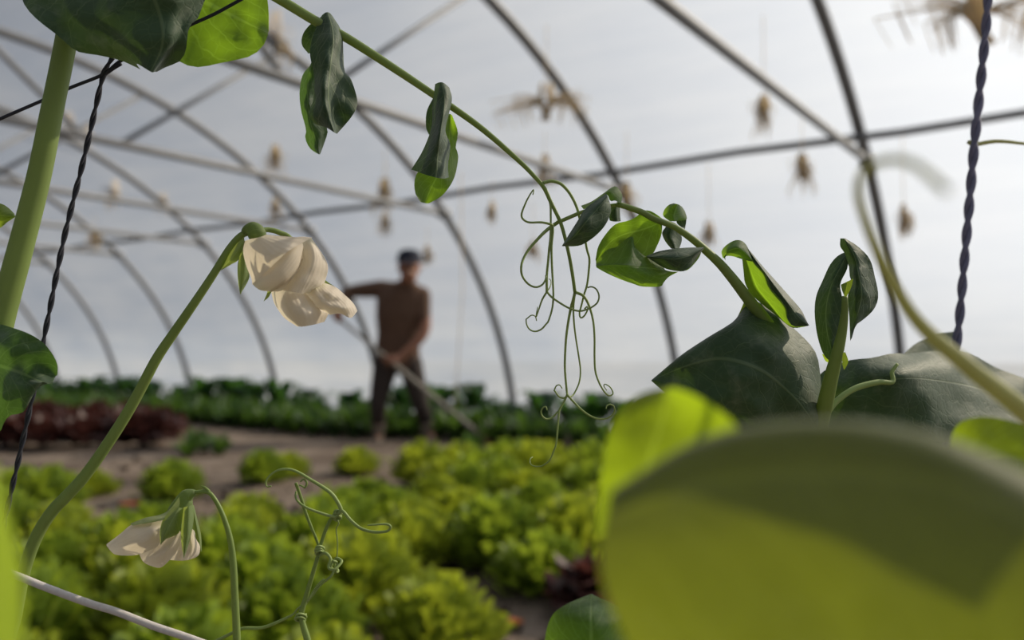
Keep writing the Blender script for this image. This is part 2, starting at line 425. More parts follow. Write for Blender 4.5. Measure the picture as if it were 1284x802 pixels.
# ------------------------------------------------------------------ dried vine tufts hanging under the film
tufts = [((347, 40), 3.7, 1.6, 'large pale dried tuft trailing under the film beside the hanging leaflets'),
 ((86, 152), 4.2, 1.1, 'straw coloured tuft just right of the thick stem, level with the twine fork'), ((108, 166), 4.3, 1.0, 'second straw tuft touching the one beside the thick stem'),
 ((345, 196), 4.6, 1.1, 'dried tuft tied where a hoop meets a crossbar, left of the hanging leaflets'), ((143, 238), 4.8, 1.2, 'dried tuft right of the hanging dark twine'),
 ((118, 295), 5.0, 1.0, 'dried tuft beside the dark twine, lower of the two next to it'), ((482, 238), 4.9, 1.1, 'dried tuft on the purlin above the man with the hoe'),
 ((483, 277), 5.0, .8, 'small dried tuft hanging just below the purlin above the man'), ((683, 207), 5.0, .9, 'stubby dried tuft on the purlin behind the arched pea rachis'),
 ((685, 128), 4.2, 1.3, 'dark knotted tuft with a fan of dry strands beside a steel hoop'), ((786, 244), 5.1, 1.0, 'dried tuft tied to a hoop above the bright folded leaflets'),
 ((958, 135), 4.5, .8, 'small dried tuft above the purlin right of centre, on its own'), ((1006, 208), 5.2, .9, 'slender dried tuft below the purlin, left of the dark hoop'),
 ((1133, 270), 5.4, .8, 'small dark tuft hanging between the dark hoop and the violet twine'), ((617, 262), 5.3, .7, 'small grey tuft below the purlin left of the tendrils'),
 ((668, 310), 5.5, .7, 'faint low tuft seen between the curling tendrils'), ((889, 290), 5.4, .8, 'faint tuft above the thick arched stem of the leafy shoot'),
 ((345, 258), 5.2, .9, 'dried tuft above the calyx of the paired white flowers'), ((536, 316), 5.6, .7, "pale tuft beside the man's cap"),
 ((1232, 14), 3.6, 1.5, 'wide fan of dry strands behind the top of the violet twine'), ((205, 250), 5.0, .9, 'dried tuft tied on a hoop midway between twine and flower stalk')]
for i, ((x, y), u, k, lab) in enumerate(tufts):
    k *= 1.7; rnd = random.Random(i); c = at_u(x, y, u); top = arch_z(u) + .02
    root = empty('dried_vine_tuft', c, lab, 'dried vine', 'dried tufts hanging under the film')
    mb = MB()
    for q in range(5):
        a = rnd.uniform(0, 6.28); o = Vector((math.cos(a), math.sin(a), 0)) * .012 * k
        mb.tube([c + o + Vector((0, 0, .05 * k)), c + o * 1.6, c - o * .6 + Vector((rnd.uniform(-.02, .02), 0, -.05 * k))], [.005 * k, .009 * k, .004 * k], 6)
    build('knot', mb, STRAW, root)
    mb = MB()
    fan = 1 if i in (9, 19) else 0
    for q in range(34 if not fan else 40):
        a = rnd.uniform(0, 6.28); out_ = (cr_ * rnd.choice((-1, 1)) * rnd.uniform(.5, 1) + Vector((0, 0, rnd.uniform(-.25, .3)))) if fan else (cr_ * rnd.uniform(-.6, .6) + Vector((0, 0, rnd.uniform(-1, .3))))
        L = rnd.uniform(.03, .11) * k * (1.5 if fan else 1)
        mb.tube([c, c + out_ * L * .5 + Vector((0, 0, .012)), c + out_ * L + Vector((0, 0, -.015)), c + out_ * L * .85 + Vector((0, 0, -.05 * k))], [.0042, .0036, .003, .002], 4)
    o = build('strands', mb, STRAW, root); o['kind'] = 'stuff'
    if top > c.z + .05:
        mb = MB(); mb.tube([c, Vector((c.x, c.y, top))], .0022, 5); build('string', mb, STRAW, root)
mb = MB(); c = at_u(577, 300, 5.2); mb.tube([Vector((c.x, c.y, arch_z(5.2) + .02)), Vector((c.x + .02, c.y, 1.2)), Vector((c.x - .03, c.y, .3))], .004, 5)
tag(build('hanging_string', mb, STRAW), 'faint pale string hanging straight down between the man and the tendrils', 'string')

# ------------------------------------------------------------------ beds of plants
def rosette(seed, nl, R, H, wid, frill, inner=0.0, outer=1.0, seg=(6, 5)):
    """leaves of one head: list of grids, laid out from the heart outwards"""
    rnd = random.Random(seed); L = []
    for i in range(nl):
        f = inner + (outer - inner) * (i + .5) / nl; az = i * 2.39996 + rnd.uniform(-.3, .3)
        lean = .25 + 1.0 * f; ln = R * (.75 + .5 * f) * rnd.uniform(.85, 1.1); ww = wid * R * (.7 + .5 * f)
        rows = []
        nv, nu = seg
        for a in range(nv):
            v = a / (nv - 1); cur = lean * (.35 + .8 * v)
            rad = ln * v * math.sin(min(1.45, cur)) ; z = H * (.12 + .95 * v * math.cos(min(1.45, cur)) * (1.15 - .25 * f)) * (ln / R)
            wv = ww * (.25 + .95 * math.sin(min(1, v * 1.05) * 1.9)) * (1 if v < .99 else .8); r = []
            for b in range(nu):
                u = b / (nu - 1) * 2 - 1
                fz = frill * R * v * abs(u) * math.sin(b * 2.6 + a * 2.1 + seed + i) + frill * .7 * R * v * v * math.sin(b * 3.3 + i * 1.7)
                x = rad + fz * .6 - .12 * R * u * u * v; y = u * wv; zz = z + fz + .16 * R * u * u * v
                r.append(Vector((x * math.cos(az) - y * math.sin(az), x * math.sin(az) + y * math.cos(az), max(.004, zz))))
            rows.append(r)
        L.append(rows)
    return L
def lobes(seed, n, R, H, f0, f1, size):
    """small cupped lobes shingled over a dome, as frilly lettuce shows"""
    rnd = random.Random(seed); L = []
    for i in range(n):
        f = f0 + (f1 - f0) * ((i + .5) / n) ** .6; az = i * 2.39996 + rnd.uniform(-.25, .25); th = f * 1.5 + rnd.uniform(-.08, .08)
        d = Vector((math.cos(az) * math.sin(th), math.sin(az) * math.sin(th), math.cos(th))); s_ = Vector((-math.sin(az), math.cos(az), 0)); up = (Vector((0, 0, 1)) * (.55 + .5 * f) + d * .5).normalized(); nn = s_.cross(up).normalized()
        k = rnd.uniform(.82, 1.12); tip = Vector((d.x * R, d.y * R, .025 + d.z * H * .85)) * k; w_ = size * rnd.uniform(.75, 1.3); h = size * rnd.uniform(1.3, 2.0); cu = rnd.uniform(.2, .5)
        rows = [[Vector((tip.x * .3, tip.y * .3, .01)) + s_ * w_ * .2 * b for b in (-1, -.35, .35, 1)]]
        for v, ww in ((-.45, .55), (.2, .95), (.75, 1.1), (1.05, .75)):
            rows.append([tip + up * h * v * .6 + s_ * w_ * ww * b + nn * (-cu * w_ * (b * b) + .25 * w_ * math.sin(b * 5 + i + v * 3)) + d * h * .35 * max(0, v) ** 2 - Vector((0, 0, .1 * h * b * b)) for b in (-1, -.35, .35, 1)])
        L.append([[Vector((p.x, p.y, max(.003, p.z))) for p in r] for r in rows])
    return L
def head(name, seed, mat, R, H, size, n_in, n_out):
    """meshes: heart, list of outer leaves"""
    core = MB()
    for g in lobes(seed, n_in, R, H, 0, .92, size): core.grid(g)
    outs = []
    for g in lobes(seed + 50, n_out, R * 1.08, H * .9, .7, 1, size * 1.25):
        q = MB(); q.grid(g); outs.append(q.mesh('leaf', mat))
    return core.mesh('heart', mat), outs
def dome(seed, mat, R, H, size, n_in):
    core = MB()
    for g in lobes(seed, n_in, R, H, 0, 1, size): core.grid(g)
    return core.mesh('head', mat)
def merged(seed, mat, R, H, wid, frill, n_in, n_out, seg=(5, 4)):
    core = MB()
    for g in rosette(seed, n_in, R * .82, H, wid, frill, 0, .7, seg): core.grid(g)
    for g in rosette(seed + 50, n_out, R, H * .8, wid, frill, .6, 1, seg): core.grid(g)
    return core.mesh('head', mat)
def make_head(name, kit):
    core, outs = kit; root = link(name, None)
    link('heart', core, root)
    for q in outs: link('leaf', q, root)
    return root
near_kits = [head('lettuce', s, LETT if s % 2 else LETT2, .13, .15, .0165, 150, 22) for s in range(4)]
protos = [make_head('lettuce', k) for k in near_kits]; used = [False] * 4
far_kits = [dome(s + 20, LETT if s % 2 else LETT2, .135, .15, .019, 130) for s in range(4)]
def put_lettuce(p, i, near, sc, label, group='green lettuces in the bed'):
    if near:
        k = i % 4
        if not used[k]: o = protos[k]; used[k] = True
        else: o = copy_tree(protos[k])
    else: o = link('lettuce', far_kits[i % 4])
    o.location = (p.x, p.y, -.005); o.rotation_euler = (0, 0, i * 1.7); o.scale = (sc, sc, sc * random.uniform(.9, 1.15))
    tag(o, label, 'lettuce', group)
    return o
# single heads that stand apart in the bare soil
singles = [((215, 627), 1.1, 'round green lettuce standing alone on the brown soil above the nodding flower'), ((447, 594), .95, 'small round lettuce alone in front of the standing man'),
           ((62, 642), 1.05, 'green lettuce at the soil edge between the dark twine and the bent stalk'), ((118, 622), .8, 'small dark lettuce right beside the bent flower stalk in soil'),
           ((330, 606), 1.0, 'low lettuce on the soil right of the lone round lettuce'), ((362, 600), .85, 'low lettuce behind the topmost curl of the tied tendril'), ((27, 628), 1.0, 'green lettuce left of the dark twine at the soil edge')]
pts_used = []; idx = 0
for (x, y), sc, lab in singles:
    p = ground_at(x, y); put_lettuce(p, idx, True, sc, lab); pts_used.append(p); idx += 1
holes = [(545, 745, 62, 34), (655, 815, 62, 52), (620, 648, 34, 14), (700, 648, 45, 12), (520, 630, 45, 20), (360, 640, 40, 12), (705, 728, 34, 18), (600, 870, 40, 30), (735, 770, 42, 36), (150, 700, 40, 12), (330, 735, 40, 14)]
def region(px):
    """top edge (picture height) of the planted ground at a picture column"""
    if px < 120: return 688
    if px < 430: return 674
    if px < 520: return 648
    return 588
ORD = 'first second third fourth fifth sixth seventh eighth ninth tenth eleventh twelfth thirteenth fourteenth fifteenth sixteenth seventeenth eighteenth nineteenth twentieth'.split()
def nth(i):
    if i < 20: return ORD[i]
    tens = ['twenty', 'thirty', 'forty', 'fifty'][(i + 1) // 10 - 2]; u_ = (i + 1) % 10
    return (tens[:-1] + 'ieth') if u_ == 0 else tens + '-' + ORD[u_ - 1]
def pixel(p):
    d_ = ROT.transposed() @ (p - CAM); return 642 + F * d_.x / d_.y, 401 - F * d_.z / d_.y
Y = 1.68; row = 0
while Y < 6.9:
    sp = .285 if Y < 3 else .3
    x = -3.2 + (row % 2) * sp / 2; n_ = 0
    while x < 1.6:
        p = Vector((x + random.uniform(-.04, .04), Y + .05 * x + random.uniform(-.035, .035), 0)); px, py = pixel(p)
        ok = -25 < px < 800 and py > region(px) and not any(((px - a) / c) ** 2 + ((py - b) / e) ** 2 < 1 for a, b, c, e in holes)
        if px > 760 and py > 780: ok = False
        if ok and all((p - q).length > .15 for q in pts_used):
            lab = ('light' if idx % 2 else 'deeper') + ' green lettuce, ' + nth(n_) + ' from the left in the ' + nth(row) + ' row from the bottom'
            put_lettuce(p, idx, Y < 4.4, random.uniform(.95, 1.2), lab, 'lettuces in the bed'); idx += 1; n_ += 1; pts_used.append(p)
        x += sp
    Y += .28 if Y < 3 else .31; row += 1
for k in range(4):
    if not used[k]: bpy.data.objects.remove(protos[k])
# red lettuces
red_me = [merged(s + 70, REDL, .16, .2, .4, .2, 16, 8) for s in range(3)]
for y0, nm in ((561, 'front'), (551, 'middle'), (541, 'back')):
    for i in range(10):
        x = 6 + i * 21 + (y0 % 3) * 4 + random.uniform(-6, 6)
        p = ground_at(x, y0 + (i % 3) - 1); o = link('red_lettuce', red_me[i % 3], None, (p.x, p.y, 0)); o.rotation_euler.z = i * 2.1 + y0; k_ = random.uniform(1.05, 1.45); o.scale = (k_, k_, k_ * random.uniform(.85, 1.1))
        tag(o, 'dark red lettuce, ' + nth(i) + ' from the left in the ' + nm + ' line of the red patch', 'lettuce', 'red lettuces')
o = link('red_lettuce', red_me[0], None, ground_at(742, 772)); o.scale = (.8, .8, .8)
tag(o, 'reddish brown lettuce between the dark bottom leaf and the huge blurred leaf', 'lettuce')
# herb bed and broad leaved plants along the film wall
def herb(seed):
    rnd = random.Random(seed); q = MB()
    for i in range(46):
        a = rnd.uniform(0, 6.28); le = rnd.uniform(.12, .27); ln = rnd.uniform(.1, .9)
        tip = Vector((math.cos(a) * math.sin(ln) * le, math.sin(a) * math.sin(ln) * le, math.cos(ln) * le))
        side = Vector((-math.sin(a), math.cos(a), 0)) * rnd.uniform(.012, .024); base = Vector((math.cos(a), math.sin(a), 0)) * .03
        q.grid([[base - side * .2, base + side * .2], [tip * .55 - side, tip * .55 + side], [tip - side * 1.1 + Vector((0, 0, .01)), tip + side * 1.1], [tip * 1.12 - side * .2, tip * 1.12 + side * .2]])
    return q.mesh('herb', HERB)
herb_me = [herb(s) for s in range(4)]
for (u, t0_, t1_, lab) in ((5.65, 2.2, 15, 'rearmost hedge-like strip of fine green herbs next to the broad-leaved plants'), (5.42, 3.0, 15, "fine green herb strip right behind the man's legs"), (5.15, 5.1, 15, "front strip of fine green herbs left of the man"), (4.85, 8.2, 15, 'short fine green herb strip behind the red lettuces')):
    t = t0_; i = 0; mb = MB()
    while t < t1_:
        sc = random.uniform(.9, 1.2); Mx = Matrix.Translation(tun(u + random.uniform(-.06, .06), t, -.005)) @ Matrix.Rotation(i * 1.3, 4, 'Z') @ Matrix.Diagonal((sc * 1.15, sc * 1.15, sc * .9, 1))
        b = len(mb.v)
        for v in herb_me[i % 4].vertices: mb.v.append(tuple(Mx @ v.co)); mb.uv.append((0, 0))
        for f in herb_me[i % 4].polygons: mb.f.append(tuple(b + k for k in f.vertices))
        i += 1; t += .24 if t < 9 else .34
    tag(build('herbs', mb, HERB), lab, 'herbs', kind='stuff')
def broad(seed):
    rnd = random.Random(seed); q = MB()
    for i in range(16):
        a = i * 2.4 + rnd.uniform(-.3, .3); h = rnd.uniform(.2, .42); r = rnd.uniform(.06, .2); wd = rnd.uniform(.05, .085)
        d_ = Vector((math.cos(a), math.sin(a), 0)); s_ = Vector((-math.sin(a), math.cos(a), 0)); rows = []
        for v, ww, rr, hh in ((0, .08, 0, 0), (.35, .1, .4, .55), (.5, .8, .6, .75), (.7, 1, .85, .95), (.88, .75, 1.15, 1.0), (1, .15, 1.4, .93)):
            c = d_ * r * rr + Vector((0, 0, h * hh)); rows.append([c - s_ * wd * ww + Vector((0, 0, .015 * ww)), c, c + s_ * wd * ww + Vector((0, 0, .015 * ww))])
        q.grid(rows)
    return q.mesh('broad', BROAD)
broad_me = [broad(s) for s in range(4)]
i = 0; t = 14.5
while t > 1.0:
    p = tun(5.95 + random.uniform(-.1, .1), t + random.uniform(-.04, .04), -.005)
    if pixel(p)[0] > 0:
        o = link('broad_leaved_plant', broad_me[i % 4], None, p); o.rotation_euler.z = i * 1.9
        sc = random.uniform(.72, 1.12); o.scale = (sc * 1.05, sc * 1.05, sc)
        tag(o, 'dark broad-leaved plant against the film, ' + nth(i) + ' from the left in its row', 'plant', 'broad-leaved plants along the film'); i += 1
    t -= .27
for j, (x, y) in enumerate([(235, 572), (255, 566), (275, 570), (245, 560), (590, 566), (655, 575)]):
    o = link('small_weed', herb_me[j % 4], None, ground_at(x, y)); o.scale = (.7, .7, .55)
    tag(o, ['grey green weed at the soil edge right of the red lettuces, first in its clump', 'grey green weed at the soil edge right of the red lettuces, second in its clump', 'grey green weed at the soil edge right of the red lettuces, third in its clump', 'weed behind the clump of grey green weeds', "low weed by the tip of the hoe", 'low weed right of the hoe tip among lettuces'][j], 'weed')
def dry(px, py, s, label):
    c = ground_at(px, py) + Vector((0, 0, .02)); q = MB(); rows = []
    for a in range(5):
        v = a / 4; rows.append([c + Vector(((v - .5) * s, (b / 3 - .5) * s * .7 * math.sin(math.pi * min(.95, max(.08, v))), .04 * s * 6 * (abs(b / 3 - .5) + .2 * v))) for b in range(4)])
    q.grid(rows); tag(build('dry_leaf', q, DRYLEAF), label, 'leaf')
dry(628, 797, .11, 'orange dry leaf on the soil at the lower picture edge')
dry(592, 800, .07, 'small orange brown dry leaf left of the larger orange one')
dry(163, 640, .1, 'orange dry leaf on the bare soil above the nodding flower')
dry(195, 560, .12, 'faint brownish dry leaf on the soil in front of the red lettuces')
# clods on the bare soil
clod = MB(); clod.ball((0, 0, 0), 1, (1, .8, .55), 7, 5); clod.v = [tuple(Vector(v) * (1 + .35 * noise.noise(Vector(v) * 1.7))) for v in clod.v]
clod_me = clod.mesh('clod', SOIL)
rnd = random.Random(3)
for i in range(70):
    x = rnd.uniform(0, 600); y = rnd.uniform(572, 640) if x < 480 else rnd.uniform(585, 625)
    if i > 58: x, y = rnd.uniform(610, 700), rnd.uniform(760, 830)
    p = ground_at(x, y)
    if any((p - q).length < .14 for q in pts_used): continue
    s = rnd.uniform(.012, .035); o = link('soil_clod', clod_me, None, (p.x, p.y, s * .2)); o.scale = (s, s, s); o.rotation_euler.z = i
    tag(o, 'small clod of dry brown soil on the bare strip of the bed', 'clod', 'soil clods')

# ------------------------------------------------------------------ the man with the hoe
def voxel(name, mb, mat, size, parent, smooth=6):
    me = mb.mesh(name + '_raw', mat); tmp = bpy.data.objects.new('tmp', me); COL.objects.link(tmp)
    md = tmp.modifiers.new('r', 'REMESH'); md.mode = 'VOXEL'; md.voxel_size = size; md.use_smooth_shade = True
    ms = tmp.modifiers.new('s', 'SMOOTH'); ms.iterations = smooth; ms.factor = .5
    dg = bpy.context.evaluated_depsgraph_get(); ev = tmp.evaluated_get(dg)
    nm = bpy.data.meshes.new_from_object(ev); bpy.data.objects.remove(tmp)
    off = origin(parent); nm.transform(Matrix.Translation(-off)); nm.materials.clear(); nm.materials.append(mat); nm.name = name
    nm.polygons.foreach_set('use_smooth', [True] * len(nm.polygons))
    return link(name, nm, parent)
MY = 7.0
def J(x, y, dy=0): return at(x, y, MY + dy)
def limb(q, P, R, n=14):
    L = catmull(P, n); RR = []
    for i in range(n):
        t = i / (n - 1) * (len(R) - 1); a = min(len(R) - 2, int(t)); RR.append(R[a] + (R[a + 1] - R[a]) * (t - a))
    q.tube(L, RR, 14)
    q.ball(L[0], RR[0], nu=12, nv=8); q.ball(L[-1], RR[-1], nu=12, nv=8)
def flat(q, P, RX, RY, n=16):
    """torso: rings wider (RX) than deep (RY)"""
    L = catmull(P, n); rows = []
    for i in range(n):
        t = i / (n - 1) * (len(RX) - 1); a = min(len(RX) - 2, int(t)); f = t - a
        rx = RX[a] + (RX[a + 1] - RX[a]) * f; ry = RY[a] + (RY[a + 1] - RY[a]) * f
        rows.append([L[i] + Vector((math.cos(2 * math.pi * k / 20) * rx, math.sin(2 * math.pi * k / 20) * ry, 0)) for k in range(20)])
    b = len(q.v); q.grid(rows, True); q.f.append(tuple(b + k for k in reversed(range(20)))); q.f.append(tuple(b + (n - 1) * 20 + k for k in range(20)))
man = empty('person', ground_at(507, 555), 'man in a dark cap and brown shirt bending over a long hoe', 'person')
pel, chest, neck, headc = J(499, 452), J(502, 392, -.05), J(509, 359, -.1), J(513, 334, -.18)
shR, elR, wrR = J(477, 362, -.03), J(438, 366, .06), J(425, 396, -.13)
shL, elL, wrL = J(529, 370, -.06), J(532, 415, -.14), J(500, 447, -.3)
hpR, knR, anR = J(484, 456), J(474, 506, -.06), J(475, 547, .03)
hpL, knL, anL = J(514, 456), J(527, 506, -.05), J(540, 545, .03)
HOE0, HOE1 = J(412, 389, -.13), J(612, 552.5, -.44)
def on_hoe(x): return HOE0.lerp(HOE1, (x - 412) / 200)
def hand(q, wr, grip, thumb_side):
    axis = (HOE1 - HOE0).normalized(); d = (grip - wr).normalized()
    palm = wr.lerp(grip, .8); limb(q, [wr, wr.lerp(palm, .6), palm], [.026, .036, .036], 6)
    perp = axis.cross(d).normalized()
    for k in range(4):
        o = axis * (.022 * (k - 1.5)); L = (.9, 1, .96, .8)[k] * .034; c = grip + o
        P = [palm + o * .9 + perp * .012]
        for a in range(5):
            th = -.3 + a * .9; P.append(c + (perp * math.cos(th) + d * math.sin(th)) * L * .78)
        limb(q, P, [.0105, .0095, .008], 9)
    o = axis * (.05 * thumb_side)
    limb(q, [wr.lerp(palm, .5) + o * .5, palm + o - perp * .015, grip + o * .7 - perp * .026, grip + o * .2 - perp * .02 + d * .02], [.014, .012, .009], 8)
grR, grL = on_hoe(423), on_hoe(490)
wrR = grR + Vector((.01, .05, .075)); wrL = grL + Vector((.085, .03, .02))
q = MB()
flat(q, [J(499, 465), pel, J(499, 425, -.02), chest, J(504, 368, -.07), J(509, 352, -.1)], [.13, .165, .145, .175, .18, .08], [.1, .115, .1, .12, .1, .07])
limb(q, [J(508, 358, -.09), neck, headc - Vector((0, 0, .03))], [.062, .058, .062], 8)
# head: skull, jaw, nose, ears, brows
q.ball(headc + Vector((0, 0, .02)), .108, (.8, .98, 1.08), 20, 14)
q.ball(headc + Vector((.005, -.035, -.075)), .07, (.95, 1, .95), 16, 10)
fd = Vector((.15, -1, -.35)).normalized(); fr = fd.cross(Vector((0, 0, 1))).normalized() * -1; fu = fr.cross(fd) * 1
if fu.z < 0: fu = -fu
fc = headc + fd * .093 - fu * .006
limb(q, [fc + fu * .025, fc + fd * .016 - fu * .004, fc + fd * .024 - fu * .022], [.009, .012, .016], 6)
for s in (-1, 1):
    q.ball(fc - fd * .085 + fr * s * .082 - fu * .008, .03, (.4, .7, 1.1), 10, 8); limb(q, [fc + fr * s * .012 + fu * .03, fc + fr * s * .045 + fu * .03 - fd * .012], [.009, .007], 5)
limb(q, [fc - fu * .052 - fr * .026 + fd * .002, fc - fu * .05 + fd * .01, fc - fu * .052 + fr * .026 + fd * .002], [.006, .009, .006], 7)
limb(q, [shR, elR, wrR], [.06, .048, .043, .03]); limb(q, [shL, elL, wrL], [.06, .048, .043, .03])
limb(q, [J(503, 366, -.06), shR], [.075, .065], 6); limb(q, [J(508, 368, -.07), shL], [.075, .065], 6)
hand(q, wrR, grR, 1); hand(q, wrL, grL, 1)
for hp, kn, an in ((hpR, knR, anR), (hpL, knL, anL)):
    limb(q, [hp, kn, an], [.088, .072, .056, .05, .038]); limb(q, [an, an + Vector((.01, -.1, -.03)), an + Vector((.02, -.17, -.045))], [.036, .035, .028], 8)
voxel('body', q, SKIN, .0068, man, 3)
q = MB()
flat(q, [J(499, 462, 0), J(499, 448), J(499, 425, -.02), chest, J(504, 368, -.07), J(509, 354, -.1)], [.178, .185, .172, .2, .205, .1], [.132, .136, .125, .14, .125, .085])
limb(q, [J(503, 367, -.06), shR], [.09, .075], 6); limb(q, [J(508, 369, -.07), shL], [.09, .075], 6)
limb(q, [shR, elR, elR.lerp(wrR, .45)], [.075, .066, .056, .05]); limb(q, [shL, shL.lerp(elL, .62)], [.075, .062])
voxel('shirt', q, SHIRT, .013, man, 5)
q = MB()
flat(q, [J(499, 444), pel, J(499, 468)], [.17, .178, .15], [.128, .132, .115], 8)
for hp, kn, an in ((hpR, knR, anR), (hpL, knL, anL)): limb(q, [hp, kn, kn.lerp(an, .45)], [.108, .092, .075, .066])
voxel('trousers', q, PANTS, .013, man, 5)
for an, kn in ((anR, knR), (anL, knL)):
    q = MB(); limb(q, [kn.lerp(an, .35), an], [.06, .056, .048]); limb(q, [an + Vector((0, .02, -.02)), an + Vector((.01, -.1, -.04)), an + Vector((.02, -.19, -.052))], [.046, .043, .036], 8)
    voxel('boot', q, BOOT, .011, man, 3)
q = MB(); cc = headc + Vector((0, .005, .055)); rows = []
for i in range(9):
    th = math.pi / 2 * (i / 8); rows.append([cc + Vector((math.cos(2 * math.pi * k / 20) * .1 * math.cos(th) ** .6, math.sin(2 * math.pi * k / 20) * .118 * math.cos(th) ** .6, .085 * math.sin(th))) for k in range(20)])
q.grid(rows, True); rows = []
for i in range(5):
    r_ = .1 + .025 * i; rows.append([cc + Vector((math.sin(a) * r_ * .85 + .01 * i, -math.cos(a) * r_ * 1.02, -.012 * i * math.cos(a) - .002)) for a in [(-1.1 + 2.2 * k / 10) for k in range(11)]])
q.grid(rows); build('cap', q, CAP, man)
q = MB(); q.ball(headc + Vector((0, .025, -.0)), .1, (.8, .92, .95), 14, 8); q.v = [v for v in q.v]; build('hair', q, HAIR, man)
q = MB()
for s in (-1, 1): q.ball(fc + fr * s * .031 + fu * .012 - fd * .004, .011, (1, 1, .8), 8, 6)
build('eyes', q, EYE, man)
hoe = empty('hoe', HOE1, 'long handled hoe with pale wooden shaft held by the man', 'hoe')
q = MB(); q.tube([HOE0.lerp(HOE1, i / 8) for i in range(9)], .0155, 10); build('handle', q, WOOD, hoe)
q = MB(); a = (HOE1 - HOE0).normalized(); q.tube([HOE1 - a * .05, HOE1 + a * .03], [.02, .017], 8)
q.box(HOE1 + a * .04 + Vector((0, 0, -.015)), Vector((.008, -.003, .003)), Vector((.03, .085, 0)), Vector((.01, .0, -.035))); build('blade', q, RUST, hoe)

# ------------------------------------------------------------------ twines and cord
def resample(W, n):
    L = [0]
    for i in range(1, len(W)): L.append(L[-1] + (W[i] - W[i - 1]).length)
    R = []; j = 0
    for i in range(n):
        d = L[-1] * i / (n - 1)
        while j < len(L) - 2 and L[j + 1] < d: j += 1
        R.append(W[j].lerp(W[j + 1], (d - L[j]) / max(1e-9, L[j + 1] - L[j])))
    return R
def twisted(name, V, pts, w, d, mat, label, cat, down=None, up=None, lay=1.6):
    P3 = [(*V.p(q), d[0] + (d[-1] - d[0]) * i / (len(pts) - 1)) for i, q in enumerate(pts)]
    W = [at(p[0], p[1], p[2] / 1000) for p in catmull(P3, 60)]
    if up: W = [Vector(u_) for u_ in up] + W
    if down: W = W + [Vector(u_) for u_ in down]
    W = resample(W, 1500)
    rr = w / 2 / F * d[0] / 1000; root = empty(name, W[-1], label, cat)
    L = 0
    strands = [[], []]; prev = W[0]
    for i, p in enumerate(W):
        L += (p - prev).length; tg = (W[min(len(W) - 1, i + 1)] - W[max(0, i - 1)]).normalized(); u = tg.cross(Vector((.3, 1, .2))).normalized(); v = tg.cross(u); prev = p
        a = L / (rr * lay * 4) * 2.2
        for k in (0, 1): strands[k].append(p + (u * math.cos(a + k * math.pi) + v * math.sin(a + k * math.pi)) * rr * .5)
    for k in (0, 1):
        q = MB(); q.tube(strands[k], rr * .62, 6); build('strand', q, mat, root)
    return root
a1 = at(8, 640, .21)
r_ = twisted('support_twine', PX, [(141, 72), (130, 93), (121, 130), (112, 170), (100, 220), (80, 300), (58, 410), (40, 500), (20, 590), (6, 650)], 6.5, [207, 212], TWINE,
        'dark twisted twine slanting down beside the thick stem', 'twine', down=[at(-12, 760, .215), at(-70, 1300, .23)])
q = MB()
for ps in ([(310, -5), (270, 17), (237, 32), (190, 55), (150, 77), (130, 93), (88, 110), (53, 126), (0, 149), (-60, 176)], [(152, 80), (142, 86), (128, 96)]):
    strand(q, PX, ps, 4.2, [207, 208], nseg=6)
build('cross_line', q, TWINE, r_)
vt = at(1240, -8, .265)
twisted('support_twine', PX, [(1239, -5), (1236, 40), (1228, 120), (1221, 190), (1216, 250), (1209, 330), (1203, 400), (1197, 450), (1192, 490), (1189, 540), (1186, 600)], 11, [265, 265], TWINEP,
        'dark violet twisted twine standing upright at the right in front of the film', 'twine', down=[at(1180, 800, .265), at(1165, 2500, .27)], up=[Vector((vt.x + .1, vt.y + .02, 2.2)), at(1246, -200, .265)], lay=1.05)
q = MB(); strand(q, PX, [(1215, 178), (1222, 181), (1250, 177), (1284, 180), (1330, 186)], [6, 4, 3], [266, 270], nseg=6)
tag(build('dry_tendril', q, PALE), 'thin pale dry tendril wound on the violet twine', 'tendril')
q = MB(); c = View(0, 582, 3.646)
W = strand(q, c, [(-400, 300), (-100, 440), (75, 507), (200, 558), (400, 632), (530, 672), (700, 738), (900, 806), (1300, 960), (1900, 1260)], 9.5, [186, 190], nseg=10)
tag(build('white_cord', q, CORD), 'white cord slanting across the lower left corner in front of the lettuces', 'cord')

# ------------------------------------------------------------------ pea plant 1: thick stem, stipules, long leaf stalk with hanging leaflets and tendrils
def to_ground(q, start, w_mm, lean=(0, 0)):
    g = Vector((start.x + lean[0], start.y + lean[1], 0)); q.tube([start, start.lerp(g, .3) + Vector((.004, 0, 0)), start.lerp(g, .7), g], w_mm / 2000, 10)
p1 = empty('pea_plant', Vector((-.13, .2, 0)), 'pea vine with thick stem at the left edge and a long arching leaf stalk', 'pea plant', 'pea plants near the camera')
q = MB(); W = strand(q, PX, [(112, -110), (102, -60), (83, 50), (66, 135), (49, 220), (26, 310), (2, 400), (-20, 500), (-45, 620), (-75, 800)], [25, 26, 30, 32, 33], 195, nseg=16)
to_ground(q, W[-1], 6); build('stem', q, STEM, p1)
T = View(0, 0, 3.646)
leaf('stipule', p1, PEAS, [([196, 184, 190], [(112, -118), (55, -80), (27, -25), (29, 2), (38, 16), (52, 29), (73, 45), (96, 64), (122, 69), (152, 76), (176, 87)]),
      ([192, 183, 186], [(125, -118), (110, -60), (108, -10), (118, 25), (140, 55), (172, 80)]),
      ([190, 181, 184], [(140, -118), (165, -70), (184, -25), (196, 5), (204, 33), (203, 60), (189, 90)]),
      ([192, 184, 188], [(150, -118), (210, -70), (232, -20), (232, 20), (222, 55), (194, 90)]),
      ([196, 186, 193], [(160, -118), (240, -80), (268, -30), (256, 2), (247, 25), (237, 34), (233, 63), (225, 77), (208, 84), (197, 90)])], label='dark shaded blade', ripple=3, rfreq=.03, nu=21, nv=30)
